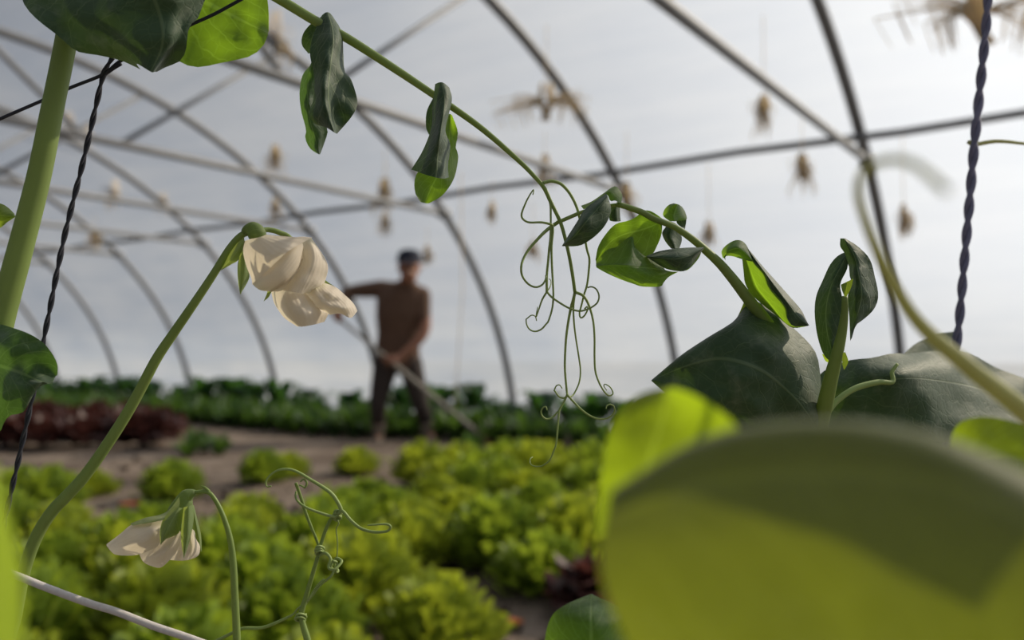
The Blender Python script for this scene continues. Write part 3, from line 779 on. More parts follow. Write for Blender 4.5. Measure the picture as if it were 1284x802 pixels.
leaf('stipule', p1, PEA, [([206, 213, 214], [(150, -100), (190, -30), (212, 40), (218, 70), (235, 82), (252, 84), (272, 80), (296, 75), (315, 70), (329, 59), (336, 44)]),
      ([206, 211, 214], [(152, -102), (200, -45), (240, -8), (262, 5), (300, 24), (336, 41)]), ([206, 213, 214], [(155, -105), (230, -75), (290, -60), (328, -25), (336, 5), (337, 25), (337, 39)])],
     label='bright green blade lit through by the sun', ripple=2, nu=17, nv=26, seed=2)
Lc = View(0, 400, 3.646)
leaf('stipule', p1, PEAD, [([192, 186, 190], [(-120, 90), (-60, 30), (0, 24), (60, 40), (130, 65), (195, 105), (240, 160), (263, 210), (262, 255)]), ([188, 184, 190], [(-120, 130), (-40, 110), (60, 130), (150, 180), (252, 265)]),
      ([189, 186, 188], [(-120, 160), (-40, 200), (80, 240), (190, 285), (240, 297)]), ([192, 183, 190], [(-120, 220), (-20, 300), (80, 330), (150, 300), (208, 288), (236, 298)]),
      ([196, 190, 188], [(-130, 300), (-60, 540), (0, 512), (20, 470), (45, 440), (105, 425), (140, 370), (165, 325), (205, 288)])], Lc, label='folded leaf at the left edge', ripple=3, rfreq=.04, seed=3, nu=21, nv=24)
S5 = View(0, 200, 3.646)
leaf('leaflet', p1, PEAY, [[(-60, 190), (0, 200), (30, 214), (62, 243), (70, 258)], [(-60, 250), (0, 255), (70, 260)], [(-60, 330), (0, 312), (35, 285), (66, 265), (70, 262)]], S5, 204, ripple=1, seed=4, bulge=2)
# leaf stalk
rach = MB(); T1 = View(640, 220, 8.533); T2 = View(640, 310, 8.533); T3 = View(640, 400, 8.533); T4 = View(640, 490, 8.533)
strand(rach, PX, [(108, -90), (160, -88), (240, -62), (300, -30), (352, 0), (395, 26), (437, 49), (490, 83), (541, 117), (600, 158), (650, 201), (670, 221), (682, 235), (691, 254), (698, 268), (704, 282), (709, 300), (714, 322), (718, 345), (721, 367)],
       [16, 14, 13, 12.5, 12, 10.5, 9, 7.5, 5.5, 4.6, 4.2], [196, 200, 200], n=120, nseg=12)
R_ = build('leaf_stalk', rach, STEM, p1)
def tendril(parent, V, pts, w, d=200):
    q = MB(); strand(q, V, pts, w, d, n=max(16, len(pts) * 7), nseg=7); return build('tendril', q, TEND, parent)
def multi(*segs):
    o = []
    for V, pts in segs: o += [V.p(p_) for p_ in pts]
    return o
tendril(R_, PX, multi((T1, [(350, 80), (400, 66), (450, 60), (540, 90), (620, 170), (680, 270), (720, 370), (745, 470), (790, 640), (820, 795)]), (T2, [(845, 120), (840, 240), (820, 400), (790, 500), (760, 620), (740, 700), (752, 752), (790, 732), (825, 670), (822, 632), (792, 660)])), [4.5, 3.6, 3, 2.6, 2], [200, 203, 203])
tendril(R_, PX, multi((T1, [(418, 260), (430, 330), (432, 430), (432, 540), (428, 680), (415, 790)]), (T2, [(405, 140), (390, 300), (390, 475)])), [3, 2.6, 3.2, 3.2, 3.4], [200, 199])
tendril(R_, T2, [(388, 470), (440, 530), (540, 600), (640, 655), (730, 680), (800, 670), (870, 640), (930, 590), (948, 520), (920, 450), (870, 422), (825, 430)], [2.8, 2.4, 2], [199, 196, 197])
tendril(R_, T2, [(390, 475), (340, 560), (305, 660), (275, 745), (280, 700), (292, 635)], [2.8, 2, 1.2], [199, 201])
tendril(R_, T2, [(395, 470), (425, 420), (435, 380), (428, 345), (412, 338)], [1.6, 1.0], [199, 203])
tendril(R_, PX, multi((T1, [(452, 545), (455, 600), (445, 700), (440, 790)]), (T2, [(445, 200), (455, 380), (460, 520), (448, 650), (410, 780)]), (T3, [(380, 55), (330, 108), (265, 131), (210, 112), (178, 65), (168, 5)]), (T2, [(185, 755), (225, 725), (265, 737), (280, 785)])), [3.2, 3, 2.6, 2.2, 1.4], [200, 198, 201])
tendril(R_, PX, multi((T2, [(690, 490), (670, 570), (650, 640), (620, 795)]), (T3, [(597, 200), (585, 400), (585, 560), (605, 785)]), (T4, [(608, 35), (565, 130), (530, 190), (518, 240), (505, 380), (490, 560), (460, 650), (420, 740), (340, 800), (260, 805), (212, 775), (212, 725), (238, 706)])), [4, 3.2, 2.9, 2.8, 2.6, 2, 1.2], [200, 203, 200, 206])
tendril(R_, T4, [(520, 210), (450, 280), (390, 300), (345, 272), (328, 225), (348, 178), (380, 168), (392, 205)], [2.6, 2.2, 1.5], [202, 199])
tendril(R_, T4, [(608, 40), (680, 120), (760, 200), (860, 270), (960, 300), (1050, 285), (1110, 225), (1108, 165), (1065, 143), (1030, 160), (1025, 192)], [3, 2.6, 2.2, 1.5], [202, 197])
tendril(R_, PX, multi((T4, [(590, 70), (555, 75), (515, 55), (480, 5)]), (T3, [(470, 762), (490, 715), (525, 703), (553, 740)])), [2.4, 2, 1.4], [202, 204])
tendril(R_, PX, multi((T2, [(690, 500), (675, 640), (680, 790)]), (T3, [(700, 200), (735, 420), (750, 560), (735, 680), (685, 790)]), (T4, [(655, 55), (615, 62)])), [2.6, 2.2, 2], [200, 206, 202])
tendril(R_, PX, multi((T2, [(695, 480), (780, 520), (840, 620), (885, 785)]), (T3, [(900, 200), (900, 400), (910, 560), (950, 680), (1005, 775)]), (T4, [(1050, 48), (1092, 38), (1092, 0)]), (T3, [(1062, 722), (1012, 695), (1000, 715), (1030, 760)])), [4, 2.8, 2.6, 2.6, 2.2, 1.2], [200, 197, 200])
# hanging leaflets
K = View(360, 0, 3.083)
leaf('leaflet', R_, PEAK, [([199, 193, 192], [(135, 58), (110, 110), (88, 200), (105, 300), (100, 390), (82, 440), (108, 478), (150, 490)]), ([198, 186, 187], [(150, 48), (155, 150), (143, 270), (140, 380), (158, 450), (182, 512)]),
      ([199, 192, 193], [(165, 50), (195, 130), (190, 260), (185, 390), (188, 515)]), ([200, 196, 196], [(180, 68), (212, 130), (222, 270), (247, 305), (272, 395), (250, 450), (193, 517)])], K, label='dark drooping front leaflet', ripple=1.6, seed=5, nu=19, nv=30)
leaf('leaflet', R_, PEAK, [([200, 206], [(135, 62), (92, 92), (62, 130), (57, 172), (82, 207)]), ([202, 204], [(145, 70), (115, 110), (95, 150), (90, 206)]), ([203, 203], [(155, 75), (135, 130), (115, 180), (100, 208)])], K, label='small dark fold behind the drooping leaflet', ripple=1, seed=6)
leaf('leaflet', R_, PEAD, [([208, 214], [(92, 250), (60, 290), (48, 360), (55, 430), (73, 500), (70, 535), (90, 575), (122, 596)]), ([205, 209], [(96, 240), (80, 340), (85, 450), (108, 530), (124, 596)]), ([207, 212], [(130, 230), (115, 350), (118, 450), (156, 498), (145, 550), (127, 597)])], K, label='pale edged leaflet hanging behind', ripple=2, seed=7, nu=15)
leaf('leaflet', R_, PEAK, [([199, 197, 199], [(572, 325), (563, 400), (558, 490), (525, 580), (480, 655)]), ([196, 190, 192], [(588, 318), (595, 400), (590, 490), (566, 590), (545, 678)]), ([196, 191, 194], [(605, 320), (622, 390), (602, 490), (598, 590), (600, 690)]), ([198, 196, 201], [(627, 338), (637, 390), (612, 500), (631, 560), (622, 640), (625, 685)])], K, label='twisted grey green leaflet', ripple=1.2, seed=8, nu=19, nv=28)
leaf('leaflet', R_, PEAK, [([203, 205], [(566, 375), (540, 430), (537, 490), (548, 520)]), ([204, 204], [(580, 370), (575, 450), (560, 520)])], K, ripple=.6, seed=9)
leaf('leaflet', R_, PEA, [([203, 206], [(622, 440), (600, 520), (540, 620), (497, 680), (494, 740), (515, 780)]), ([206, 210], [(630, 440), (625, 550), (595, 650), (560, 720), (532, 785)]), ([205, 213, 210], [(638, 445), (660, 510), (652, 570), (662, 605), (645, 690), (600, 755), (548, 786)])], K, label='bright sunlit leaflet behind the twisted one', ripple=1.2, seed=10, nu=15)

# ------------------------------------------------------------------ pea plant 2: bent stalk with a pair of white flowers
p2 = empty('pea_plant', Vector((-.125, .2, 0)), 'pea stalk bending over in an arc and carrying two white flowers', 'pea plant', 'pea plants near the camera')
q = MB(); W = strand(q, PX, [(322, 290), (308, 292), (298, 299), (286, 314), (270, 340), (255, 363), (236, 391), (216, 420), (196, 450), (175, 490), (155, 525), (129, 565), (105, 598), (85, 620), (66, 640), (48, 668), (35, 700), (27, 730), (19, 774), (10, 810), (0, 880)],
                      [8, 9.5, 11, 12.5, 13.5, 14, 15, 15, 15, 14, 13], [199, 200, 202], n=130, nseg=14)
to_ground(q, W[-1], 2.6); build('flower_stalk', q, STEM, p2)
P = View(275, 270, 5.344)
def petal(parent, V, curves, label=None, **kw): return build('petal', loft(curves, V, **kw), PETAL, parent, label)
def sepal(parent, V, curves, **kw): return build('sepal', loft(curves, V, nu=9, nv=14, **kw), SEPAL, parent)
q = MB(); strand(q, P, [(165, 115), (190, 95), (225, 95), (250, 120), (262, 150), (262, 170)], [9, 13, 20, 23, 22, 12], [199, 198], n=24, nseg=14); f1 = build('flower', q, SEPAL, p2, 'upper white flower of the pair with its calyx')
petal(f1, P, [([196, 193, 192], [(168, 172), (160, 250), (185, 350), (215, 420), (222, 464)]), ([190, 184, 183], [(200, 160), (225, 250), (262, 330), (305, 385)]), ([187, 180, 180], [(240, 152), (290, 220), (345, 262), (402, 292)]), ([187, 181, 181], [(280, 142), (350, 170), (420, 200), (478, 228)]), ([191, 185, 186], [(315, 128), (400, 136), (500, 145), (560, 142), (622, 148)])], nu=21, nv=18, ripple=.8, seed=1)
petal(f1, P, [([188, 182, 186], [(222, 458), (320, 365), (430, 255), (548, 174)]), ([187, 181, 187], [(240, 478), (360, 400), (470, 290), (558, 190)]), ([188, 184, 189], [(270, 498), (400, 460), (515, 345), (563, 210)]), ([193, 192, 194], [(310, 508), (430, 497), (545, 350), (562, 230)])], nu=15, nv=18, ripple=.6, seed=2)
petal(f1, P, [([186, 184, 190], [(330, 508), (420, 440), (450, 375), (560, 285)]), ([190, 188, 193], [(350, 512), (470, 440), (530, 370), (562, 300)])], nu=7, nv=14, ripple=.3, seed=3)
petal(f1, P, [([193, 194, 193], [(470, 150), (470, 300), (420, 500)]), ([192, 190, 189], [(545, 150), (565, 330), (490, 512)]), ([192, 190, 190], [(595, 145), (650, 300), (555, 523)]), ([193, 199, 194], [(615, 150), (680, 240), (728, 335), (712, 430), (690, 470), (620, 515), (572, 524)])], nu=15, nv=20, ripple=1.2, seed=4)
sepal(f1, P, [([198, 200], [(165, 145), (90, 220), (10, 368)]), ([195, 199], [(170, 175), (105, 260), (10, 368)]), ([197, 200], [(172, 205), (130, 295), (85, 325), (11, 368)])])
sepal(f1, P, [([197, 199], [(150, 230), (124, 320), (124, 420), (139, 530)]), ([195, 197], [(165, 240), (160, 380), (140, 530)]), ([197, 200], [(178, 250), (200, 380), (197, 430), (141, 530)])])
sepal(f1, P, [([199, 200], [(325, 500), (318, 525), (297, 575)]), ([199, 200], [(350, 510), (330, 548), (298, 575)])])
q = MB(); strand(q, P, [(290, 100), (320, 95), (370, 103), (410, 118), (470, 150), (560, 260), (640, 420), (660, 450)], [6.5, 7, 6, 5], [200, 203, 206], nseg=10); f2 = build('flower', q, STEM, p2, 'lower white flower of the pair tucked behind the upper one')
petal(f2, P, [([203, 201, 200], [(345, 500), (365, 580), (400, 640), (440, 690), (520, 743)]), ([196, 191, 193], [(420, 480), (450, 580), (495, 660), (560, 744)]), ([196, 191, 194], [(520, 480), (580, 590), (625, 660), (630, 732)]), ([201, 200, 200], [(600, 500), (690, 590), (732, 645), (705, 712)])], nu=17, nv=20, ripple=.8, seed=5)
petal(f2, P, [([198, 196, 197], [(560, 505), (610, 590), (700, 640), (742, 665)]), ([195, 192, 195], [(630, 480), (700, 570), (770, 620), (812, 658)]), ([197, 194, 196], [(680, 455), (770, 535), (840, 600), (880, 686)]), ([200, 199, 199], [(710, 452), (780, 480), (840, 530), (900, 590), (926, 640)])], nu=17, nv=20, ripple=1.8, rfreq=.11, seed=6)
sepal(f2, P, [([203, 204], [(700, 425), (740, 455), (768, 472)]), ([203, 204], [(690, 445), (735, 468), (768, 473)])])

# ------------------------------------------------------------------ pea plant 3: nodding single flower
p3 = empty('pea_plant', Vector((-.065, .2, 0)), 'slender pea stalk with one nodding white flower among the lettuces', 'pea plant', 'pea plants near the camera')
q = MB(); W = strand(q, PX, [(240, 617), (250, 616.5), (258, 616), (266, 621), (277, 640), (287, 669), (292, 700), (294.5, 747), (297, 802), (299, 880)], [5, 5.5, 7, 8.5, 9, 9.5, 10, 10], 200, nseg=12)
to_ground(q, W[-1], 2); build('flower_stalk', q, STEM, p3)
q = MB(); strand(q, PX, [(262, 616), (257, 611), (252, 609)], [5, 1.5], 200); build('stub', q, STEM, p3)
L = View(120, 600, 6.684)
q = MB(); strand(q, L, [(835, 115), (800, 125), (760, 150), (735, 200), (715, 260), (700, 320), (690, 360)], [7, 15, 20, 25, 30, 32, 14], [200, 200], n=28, nseg=16); f3 = build('flower', q, SEPAL, p3, 'nodding white flower in its green calyx')
petal(f3, L, [([198, 194, 196], [(620, 290), (450, 340), (310, 378), (200, 465), (93, 545)]), ([192, 187, 194], [(600, 340), (450, 410), (300, 480), (95, 565)]), ([190, 186, 194], [(580, 400), (450, 490), (300, 570), (150, 628)]), ([191, 190, 196], [(560, 470), (530, 553), (440, 605), (330, 640), (215, 642)])], nu=17, nv=20, ripple=.7, seed=11)
petal(f3, L, [([193, 194, 196], [(690, 400), (600, 480), (480, 570), (362, 625)]), ([190, 188, 193], [(705, 430), (620, 560), (520, 640), (395, 690)]), ([193, 192, 194], [(722, 470), (690, 590), (620, 680), (540, 745), (440, 722)])], nu=13, nv=18, ripple=.6, seed=12)
petal(f3, L, [([198, 199], [(700, 480), (680, 600), (622, 680)]), ([193, 194], [(750, 440), (735, 580), (705, 686)]), ([194, 195], [(800, 420), (805, 560), (775, 680)]), ([199, 200], [(822, 430), (872, 540), (868, 630), (832, 662)])], nu=13, nv=16, ripple=.6, seed=13)
sepal(f3, L, [([198, 194, 194], [(700, 150), (620, 255), (540, 300), (420, 325), (290, 375)]), ([194, 189, 192], [(705, 200), (630, 280), (540, 330), (440, 358), (308, 390)]), ([192, 187, 192], [(700, 230), (630, 300), (560, 345), (450, 368), (312, 391)])])
sepal(f3, L, [([190, 187, 188], [(650, 230), (565, 340), (538, 440), (543, 552)]), ([188, 184, 185], [(700, 240), (640, 350), (590, 450), (545, 552)]), ([190, 187, 188], [(740, 250), (722, 390), (690, 460), (620, 492), (580, 512), (547, 552)])])
sepal(f3, L, [([190, 188, 188], [(735, 240), (722, 380), (714, 500), (738, 662)]), ([186, 184, 186], [(775, 230), (770, 380), (760, 500), (739, 662)]), ([189, 187, 188], [(815, 220), (822, 340), (790, 510), (741, 662)])])
sepal(f3, L, [([192, 194], [(800, 230), (825, 400), (838, 500), (868, 545), (884, 608)]), ([192, 193], [(812, 220), (845, 380), (868, 500), (885, 608)]), ([194, 196], [(822, 220), (865, 390), (884, 480), (888, 608)])])

# ------------------------------------------------------------------ pea plant 4: tied tendril stalk
p4 = empty('pea_plant', Vector((-.05, .2, 0)), 'bare pea stalk with tendrils knotted around itself', 'pea plant', 'pea plants near the camera')
S1 = View(320, 580, 6.683); S2 = View(260, 690, 7.133)
q = MB(); W = strand(q, PX, multi((S1, [(680, 440), (650, 455), (620, 495), (580, 590), (545, 700), (525, 775)]), (S2, [(985, 60), (930, 250), (880, 420), (840, 560), (845, 620), (865, 700), (895, 800), (930, 1000)])), [4, 4.4, 4.6, 5, 5.5, 6, 7, 8, 9, 10], 200, nseg=12)
to_ground(q, W[-1], 2); build('stem', q, STEM, p4)
q = MB(); strand(q, S1, [(530, 690), (500, 610), (470, 540), (420, 410), (390, 310), (340, 168)], [3.6, 4.2, 4.4, 4.4], [201, 199]); build('broken_twig', q, STEM, p4)
tendril(p4, S1, [(690, 430), (718, 395), (690, 330), (640, 260), (560, 200), (460, 140), (370, 85), (290, 55), (200, 60), (130, 100), (92, 150), (97, 198), (135, 195)], [5, 5, 4.4, 3.6, 2.8, 1.8], [199, 197])
tendril(p4, S1, [(700, 410), (735, 405), (800, 480), (880, 545), (970, 575), (1050, 580), (1110, 570), (1135, 540), (1110, 515), (1040, 515), (940, 522)], [4.4, 4.2, 4, 3, 1.8], [199, 196])
tendril(p4, S1, [(680, 450), (630, 445), (520, 410), (430, 375), (370, 335), (340, 290), (345, 240)], [4, 3.4, 3], [199, 197, 200])
tendril(p4, S1, [(370, 185), (395, 195), (418, 205), (432, 165), (405, 137), (378, 158)], [2, 3, 2], [199, 198])
tendril(p4, S1, [(690, 480), (700, 510), (680, 560), (690, 680), (685, 800)], [1.8, 1.6], [200, 201])
def knot(c, r, turns, w, V, d=200):
    pts = []
    for i in range(int(turns * 9)):
        a = i / 9 * 2 * math.pi; pts.append((c[0] + math.cos(a) * r[0] * (1 + .15 * math.sin(i)), c[1] + math.sin(a) * r[1] * .55 + (i / (turns * 9) - .5) * r[1] * 1.4, d + math.sin(a + .6) * 1.2))
    q = MB(); strand(q, V, pts, w, d, n=len(pts) * 3, nseg=7); return build('knot', q, TEND, p4)
knot((690, 440), (30, 45), 3, 3.4, S1); knot((540, 735), (32, 40), 3, 3.6, S1, 200); knot((835, 600), (45, 45), 2.2, 3, S2, 200)
tendril(p4, S2, [(1000, 45), (1050, 20), (1100, 70), (1085, 150), (1130, 170), (1180, 130), (1200, 90), (1150, 70), (1140, 130), (1170, 180), (1150, 190), (1160, 110), (1120, 90)], [4, 3.6, 3], [200, 197, 201, 198])
tendril(p4, S2, [(1035, 15), (1085, 45), (1115, 100), (1105, 150), (1130, 175), (1110, 225), (1060, 268), (1000, 320), (950, 390), (905, 445), (880, 480)], [3.6, 3.4, 2.8, 2.6], [201, 199, 201])
tendril(p4, S2, [(1045, 255), (985, 310), (925, 400), (890, 455)], [2.4, 2], [199, 199])
tendril(p4, S2, [(60, 815), (115, 790), (215, 740), (320, 695), (480, 690), (600, 650), (760, 575), (800, 530), (855, 480)], [4, 4.2, 4.2, 3.6, 2], [204, 203, 200])

# ------------------------------------------------------------------ pea plant 5: leafy shoot at the right
p5 = empty('pea_plant', Vector((.08, .22, 0)), 'leafy pea shoot at the right with big stipules and folded leaflets', 'pea plant', 'pea plants near the camera')
R1 = View(690, 225, 5.73); R2 = View(820, 240, 4.457); U = View(1000, 290, 3.208); Q = View(780, 360, 3.646)
q = MB(); strand(q, PX, multi((R1, [(480, 178), (530, 190), (600, 213), (670, 240), (740, 280), (820, 310), (900, 345)]), (R2, [(220, 270), (290, 330), (370, 405), (450, 500), (530, 605), (620, 720)]), (PX, [(985, 440), (1010, 490), (1030, 540)])), [7, 8, 8, 10, 12, 14, 16, 18, 19, 20, 20], [198, 200, 204, 216], n=80, nseg=14)
stalk5 = build('leaf_stalk', q, STEM, p5)
tendril(stalk5, PX, multi((R1, [(500, 180), (380, 195), (240, 230), (140, 270), (60, 305)]), (T1, [(520, 490), (470, 525), (440, 545), (400, 575), (330, 640), (205, 780)]), (T2, [(140, 120), (115, 220), (130, 310), (190, 390), (270, 425), (340, 400), (378, 340), (380, 300)])), [5, 5, 5, 3.6, 2.8, 2.4], [199, 203, 196, 199])
tendril(stalk5, T1, [(450, 535), (420, 518), (330, 500), (200, 500), (135, 465), (120, 410), (160, 300), (200, 220), (245, 152), (248, 175), (240, 205)], [3.4, 2.8, 2.6, 2.2, 1.4], [197, 194])
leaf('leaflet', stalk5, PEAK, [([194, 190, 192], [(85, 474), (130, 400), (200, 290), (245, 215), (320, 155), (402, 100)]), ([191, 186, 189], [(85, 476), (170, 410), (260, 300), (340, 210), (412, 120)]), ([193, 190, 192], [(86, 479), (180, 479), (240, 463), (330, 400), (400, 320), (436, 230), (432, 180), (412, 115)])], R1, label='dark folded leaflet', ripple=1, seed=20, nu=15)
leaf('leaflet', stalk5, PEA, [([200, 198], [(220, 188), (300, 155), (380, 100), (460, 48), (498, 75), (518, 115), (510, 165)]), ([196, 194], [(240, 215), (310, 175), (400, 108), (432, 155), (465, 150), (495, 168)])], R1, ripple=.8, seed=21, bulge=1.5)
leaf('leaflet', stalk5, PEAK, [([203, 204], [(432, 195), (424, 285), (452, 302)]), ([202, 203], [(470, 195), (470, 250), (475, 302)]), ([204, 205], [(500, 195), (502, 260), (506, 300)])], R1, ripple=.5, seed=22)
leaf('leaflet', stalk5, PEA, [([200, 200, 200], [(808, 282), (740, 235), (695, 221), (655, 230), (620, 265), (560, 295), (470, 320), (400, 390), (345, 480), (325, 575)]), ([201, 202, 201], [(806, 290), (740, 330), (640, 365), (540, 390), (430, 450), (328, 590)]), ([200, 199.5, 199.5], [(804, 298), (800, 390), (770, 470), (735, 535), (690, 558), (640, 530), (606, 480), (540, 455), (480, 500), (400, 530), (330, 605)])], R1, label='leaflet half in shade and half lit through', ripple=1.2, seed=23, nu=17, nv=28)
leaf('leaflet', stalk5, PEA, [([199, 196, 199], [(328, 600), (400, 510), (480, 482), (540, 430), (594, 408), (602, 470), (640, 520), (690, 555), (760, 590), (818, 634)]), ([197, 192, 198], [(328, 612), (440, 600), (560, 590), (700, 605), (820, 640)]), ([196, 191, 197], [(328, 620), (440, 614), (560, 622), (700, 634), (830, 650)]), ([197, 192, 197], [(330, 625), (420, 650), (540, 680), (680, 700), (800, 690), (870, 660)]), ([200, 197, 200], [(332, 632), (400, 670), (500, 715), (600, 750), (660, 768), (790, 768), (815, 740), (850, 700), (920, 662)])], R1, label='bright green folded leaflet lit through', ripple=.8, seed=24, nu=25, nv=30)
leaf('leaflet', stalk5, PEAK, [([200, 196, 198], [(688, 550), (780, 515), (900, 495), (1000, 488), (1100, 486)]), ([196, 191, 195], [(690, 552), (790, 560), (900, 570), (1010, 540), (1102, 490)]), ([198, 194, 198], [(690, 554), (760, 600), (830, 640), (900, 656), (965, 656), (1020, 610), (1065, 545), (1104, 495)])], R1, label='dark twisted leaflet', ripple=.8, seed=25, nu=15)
leaf('leaflet', stalk5, PEA, [([203, 203], [(940, 655), (985, 650), (1030, 610), (1072, 555), (1090, 500)]), ([200, 200], [(960, 640), (1000, 600), (1050, 530), (1085, 490)])], R1, ripple=.3, seed=26, nu=7)
leaf('leaflet', stalk5, PEA, [([207, 205], [(860, 300), (812, 262), (818, 220), (850, 183), (885, 170)]), ([203, 202], [(880, 300), (860, 250), (880, 200), (910, 176)]), ([203, 206], [(900, 300), (925, 250), (930, 205), (925, 180)]), ([208, 214], [(915, 295), (978, 288), (972, 240), (950, 200), (928, 182)])], R1, label='small curled leaflet behind the stalk', ripple=.8, seed=27)
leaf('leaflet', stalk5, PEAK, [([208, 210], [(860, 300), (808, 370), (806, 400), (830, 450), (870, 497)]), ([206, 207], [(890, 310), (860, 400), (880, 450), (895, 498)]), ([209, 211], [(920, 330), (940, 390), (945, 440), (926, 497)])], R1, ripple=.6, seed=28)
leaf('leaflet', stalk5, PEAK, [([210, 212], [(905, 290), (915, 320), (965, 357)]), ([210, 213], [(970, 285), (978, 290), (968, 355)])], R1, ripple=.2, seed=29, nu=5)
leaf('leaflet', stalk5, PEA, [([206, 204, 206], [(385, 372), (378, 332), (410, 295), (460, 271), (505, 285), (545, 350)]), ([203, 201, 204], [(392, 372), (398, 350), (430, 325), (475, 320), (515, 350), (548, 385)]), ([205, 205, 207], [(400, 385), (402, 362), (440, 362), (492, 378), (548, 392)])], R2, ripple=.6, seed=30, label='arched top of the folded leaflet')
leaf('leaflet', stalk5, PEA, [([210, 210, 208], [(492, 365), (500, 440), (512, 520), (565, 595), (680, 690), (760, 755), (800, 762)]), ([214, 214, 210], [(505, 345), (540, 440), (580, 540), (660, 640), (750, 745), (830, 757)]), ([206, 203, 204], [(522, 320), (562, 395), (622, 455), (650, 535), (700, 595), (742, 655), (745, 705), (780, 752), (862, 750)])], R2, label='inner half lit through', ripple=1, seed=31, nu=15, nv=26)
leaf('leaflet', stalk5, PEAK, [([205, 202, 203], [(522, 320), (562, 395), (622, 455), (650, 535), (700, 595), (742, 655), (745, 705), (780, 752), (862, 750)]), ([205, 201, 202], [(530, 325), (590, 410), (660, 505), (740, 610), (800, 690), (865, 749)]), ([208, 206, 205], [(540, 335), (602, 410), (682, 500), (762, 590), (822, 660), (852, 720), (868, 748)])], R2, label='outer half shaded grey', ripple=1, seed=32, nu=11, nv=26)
# stipules
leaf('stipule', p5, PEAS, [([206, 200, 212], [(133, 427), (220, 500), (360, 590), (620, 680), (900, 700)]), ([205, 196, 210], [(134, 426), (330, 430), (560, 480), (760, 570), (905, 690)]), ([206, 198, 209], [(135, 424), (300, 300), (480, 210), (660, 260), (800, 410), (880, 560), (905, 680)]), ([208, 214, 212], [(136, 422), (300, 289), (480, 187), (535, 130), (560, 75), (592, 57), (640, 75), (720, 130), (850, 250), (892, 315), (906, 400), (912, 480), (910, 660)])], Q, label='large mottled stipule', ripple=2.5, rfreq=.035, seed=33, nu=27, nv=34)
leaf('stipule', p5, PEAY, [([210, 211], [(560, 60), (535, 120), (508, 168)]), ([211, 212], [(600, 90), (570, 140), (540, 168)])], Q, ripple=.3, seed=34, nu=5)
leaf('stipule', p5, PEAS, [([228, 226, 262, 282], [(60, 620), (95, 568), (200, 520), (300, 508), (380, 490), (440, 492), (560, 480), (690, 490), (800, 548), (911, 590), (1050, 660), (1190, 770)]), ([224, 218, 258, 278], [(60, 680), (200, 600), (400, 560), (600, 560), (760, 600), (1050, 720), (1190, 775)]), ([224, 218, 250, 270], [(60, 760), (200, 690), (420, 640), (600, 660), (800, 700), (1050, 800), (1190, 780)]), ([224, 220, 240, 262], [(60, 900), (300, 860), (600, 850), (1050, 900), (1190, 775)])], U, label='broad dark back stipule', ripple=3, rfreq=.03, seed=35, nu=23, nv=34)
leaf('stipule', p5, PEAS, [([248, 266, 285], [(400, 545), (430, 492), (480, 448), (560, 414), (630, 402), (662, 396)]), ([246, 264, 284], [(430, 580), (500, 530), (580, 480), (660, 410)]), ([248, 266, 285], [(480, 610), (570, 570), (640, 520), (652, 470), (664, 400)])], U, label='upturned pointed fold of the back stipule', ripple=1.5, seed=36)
leaf('stipule', p5, PEAY, [([300, 305], [(640, 486), (690, 490), (730, 520), (760, 543)]), ([298, 303], [(640, 520), (690, 530), (762, 546)])], U, ripple=.8, seed=37)
q = MB(); strand(q, U, [(60, 940), (95, 760), (112, 690), (132, 600), (160, 490), (180, 400), (190, 320), (190, 262)], [21, 20, 20, 18, 15, 11, 7], [212, 202, 198], n=40, nseg=14); sh5 = build('shoot', q, STEM, p5)
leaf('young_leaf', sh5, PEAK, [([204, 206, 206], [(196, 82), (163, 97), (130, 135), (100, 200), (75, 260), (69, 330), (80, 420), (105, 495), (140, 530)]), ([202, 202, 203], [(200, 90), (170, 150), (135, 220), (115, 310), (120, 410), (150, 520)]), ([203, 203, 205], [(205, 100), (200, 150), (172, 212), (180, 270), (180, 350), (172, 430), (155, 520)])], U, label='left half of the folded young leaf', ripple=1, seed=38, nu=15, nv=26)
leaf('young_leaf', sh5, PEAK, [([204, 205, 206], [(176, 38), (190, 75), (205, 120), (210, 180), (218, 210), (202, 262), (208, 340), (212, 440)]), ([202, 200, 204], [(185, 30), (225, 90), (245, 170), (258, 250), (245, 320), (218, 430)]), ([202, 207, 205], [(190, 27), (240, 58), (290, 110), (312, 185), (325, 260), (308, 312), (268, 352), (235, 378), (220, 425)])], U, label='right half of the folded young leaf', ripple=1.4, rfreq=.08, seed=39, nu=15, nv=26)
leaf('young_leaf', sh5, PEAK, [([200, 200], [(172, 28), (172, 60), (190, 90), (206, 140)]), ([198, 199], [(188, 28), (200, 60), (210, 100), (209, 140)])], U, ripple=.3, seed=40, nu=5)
leaf('bract', sh5, PEAY, [([198, 198], [(174, 214), (180, 240), (192, 266)]), ([198, 198], [(224, 190), (216, 225), (196, 266)])], U, label='small yellow bract lit through', ripple=.2, seed=41, nu=5)
leaf('bract', sh5, PEAY, [([199, 199], [(182, 490), (180, 530), (186, 554)]), ([199, 199], [(192, 484), (204, 522), (190, 555)])], U, ripple=.2, seed=42, nu=5)
leaf('bract', sh5, PEAY, [([207, 207], [(98, 492), (112, 520), (130, 530)]), ([206, 206], [(125, 500), (132, 515), (132, 530)])], U, ripple=.2, seed=43, nu=5)
q = MB(); strand(q, U, [(120, 730), (160, 680), (230, 632), (320, 607), (378, 607), (384, 590), (380, 565), (402, 533)], [7, 8, 8, 7.5, 6, 4], [208, 214, 216]); build('tendril_stub', q, TEND, p5)
q = MB(); strand(q, PX, [(1034, 570), (1030, 640), (1040, 800)], 21, [214, 214]); W = strand(q, PX, [(1040, 800), (1050, 900), (1060, 1000)], 21, 214); to_ground(q, W[-1], 5); build('stem', q, STEM, p5)
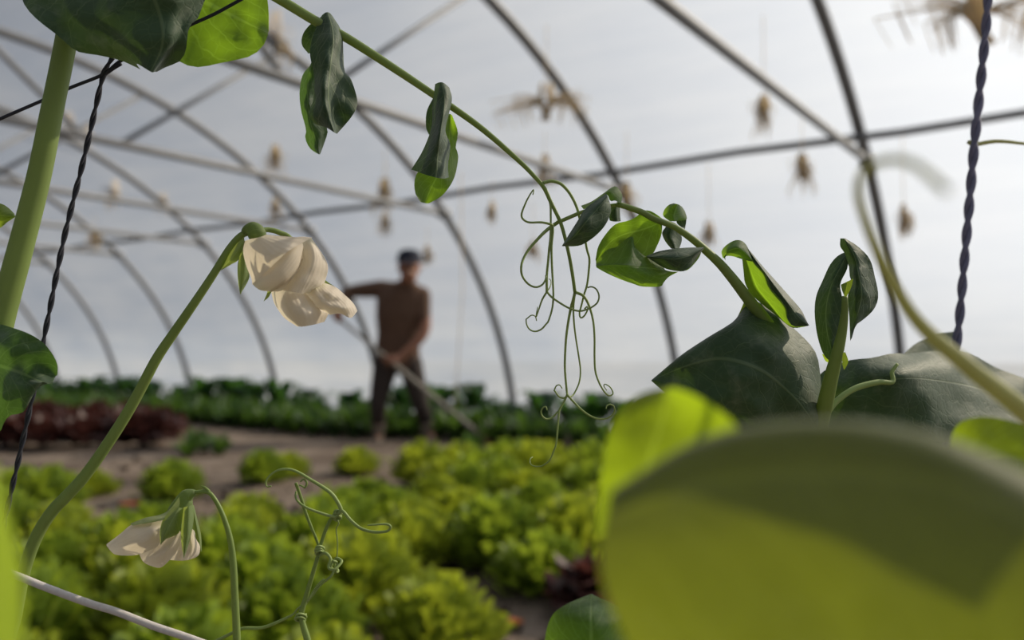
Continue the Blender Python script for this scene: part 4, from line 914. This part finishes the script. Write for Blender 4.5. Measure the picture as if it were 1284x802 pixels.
q = MB(); strand(q, PX, [(1420, 640), (1350, 575), (1284, 515), (1210, 456), (1150, 402), (1112, 340), (1088, 285), (1076, 240), (1086, 212), (1118, 200), (1150, 208), (1186, 238)], [30, 28, 26, 22, 18, 14, 11, 10, 11], [120, 108, 92, 72, 58], nseg=12)
W = strand(q, PX, [(1420, 640), (1500, 800), (1520, 1000)], 30, [120, 130]); to_ground(q, W[-1], 4)
tag(build('pale_tendril', q, PALE), 'blurred pale yellow tendril curving up at the right, close to the lens', 'tendril')

# ------------------------------------------------------------------ leaves close to the lens
Fv = View(730, 470, 2.318)
p6 = empty('pea_plant', Vector((.04, .085, 0)), 'huge blurred yellow green leaf filling the lower right, closest to the lens', 'pea plant')
leaf('leaf_blade', p6, PEAF, [([69.84, 66.24, 63.54, 61.29], [(110, 330), (320, 205), (500, 152), (700, 138), (900, 154), (1100, 205), (1420, 345)]), ([68.4, 64.8, 62.1, 59.85], [(95, 330), (310, 200), (500, 144), (700, 128), (900, 144), (1100, 197), (1410, 338)]), ([66.06, 62.46, 59.76, 57.51], [(80, 350), (300, 232), (500, 176), (700, 158), (900, 176), (1100, 228), (1400, 363)]),
     ([64.62, 61.02, 58.32, 56.07], [(65, 420), (300, 330), (500, 290), (700, 280), (900, 290), (1100, 330), (1400, 450)]), ([63.9, 60.3, 57.6, 55.35], [(50, 500), (300, 470), (600, 450), (900, 460), (1400, 560)]), ([63.72, 60.12, 57.42, 55.17], [(70, 640), (300, 640), (600, 640), (900, 650), (1400, 700)]), ([64.8, 61.2, 58.5, 56.25], [(180, 900), (400, 1000), (800, 1050), (1400, 1000)])], Fv, nu=37, nv=25, ripple=.3, rfreq=.01, seed=50)
leaf('leaf_blade', p6, PEAB, [([88, 92], [(40, 470), (62, 240), (95, 130), (160, 60), (230, 38)]), ([83, 89], [(160, 480), (190, 260), (230, 140), (250, 37)]), ([75, 84], [(440, 420), (470, 250), (450, 150), (380, 90), (320, 55), (270, 37)])], Fv, label='bright lobe lit through', nu=15, nv=20, ripple=.4, seed=51)
leaf('leaf_blade', p6, PEAB, [([124, 124], [(1060, 300), (1080, 160), (1150, 122), (1250, 134), (1380, 180)]), ([119, 119], [(1060, 400), (1200, 350), (1400, 350)])], Fv, label='small bright patch of leaf behind the rim', ripple=.4, seed=52)
q = MB(); W = strand(q, PX, [(1000, 760), (1010, 900), (1020, 1100)], [50, 60], [76, 85]); to_ground(q, W[-1], 4); build('leaf_stalk', q, STEM, p6)
p7 = empty('pea_plant', Vector((.02, .17, 0)), 'dark pointed pea leaf poking up at the bottom beside the blurred leaf', 'pea plant')
B = View(500, 582, 3.646)
leaf('leaf_blade', p7, PEA, [([172, 166, 176], [(660, 1000), (668, 800), (700, 692), (760, 642), (830, 610), (878, 592)]), ([164, 158, 174], [(880, 1010), (880, 800), (880, 680), (880, 592)]), ([174, 166, 176], [(1130, 1000), (1110, 790), (1095, 722), (1060, 690), (1000, 650), (910, 605), (882, 592)])], B, nu=17, nv=22, ripple=1, seed=53)
q = MB(); W = strand(q, B, [(880, 960), (890, 1200), (900, 1500)], 14, [166, 170]); to_ground(q, W[-1], 3); build('leaf_stalk', q, STEM, p7)
p8 = empty('pea_plant', Vector((-.05, .08, 0)), 'blurred yellow green leaf edge at the lower left corner', 'pea plant')
B = View(0, 582, 3.646)
leaf('leaf_blade', p8, PEAY, [([70, 70], [(-320, 1300), (-330, 800), (-250, 300), (-60, -20)]), ([65, 66], [(-180, 1350), (-120, 800), (-90, 400), (-20, 0)]), ([60, 62], [(-50, 1350), (80, 980), (105, 700), (98, 480), (62, 310), (22, 180), (-10, 30)])], B, ripple=.4, seed=54)
q = MB(); W = strand(q, B, [(-150, 1300), (-160, 1700), (-170, 2100)], 24, [76, 82]); to_ground(q, W[-1], 3); build('leaf_stalk', q, STEM, p8)
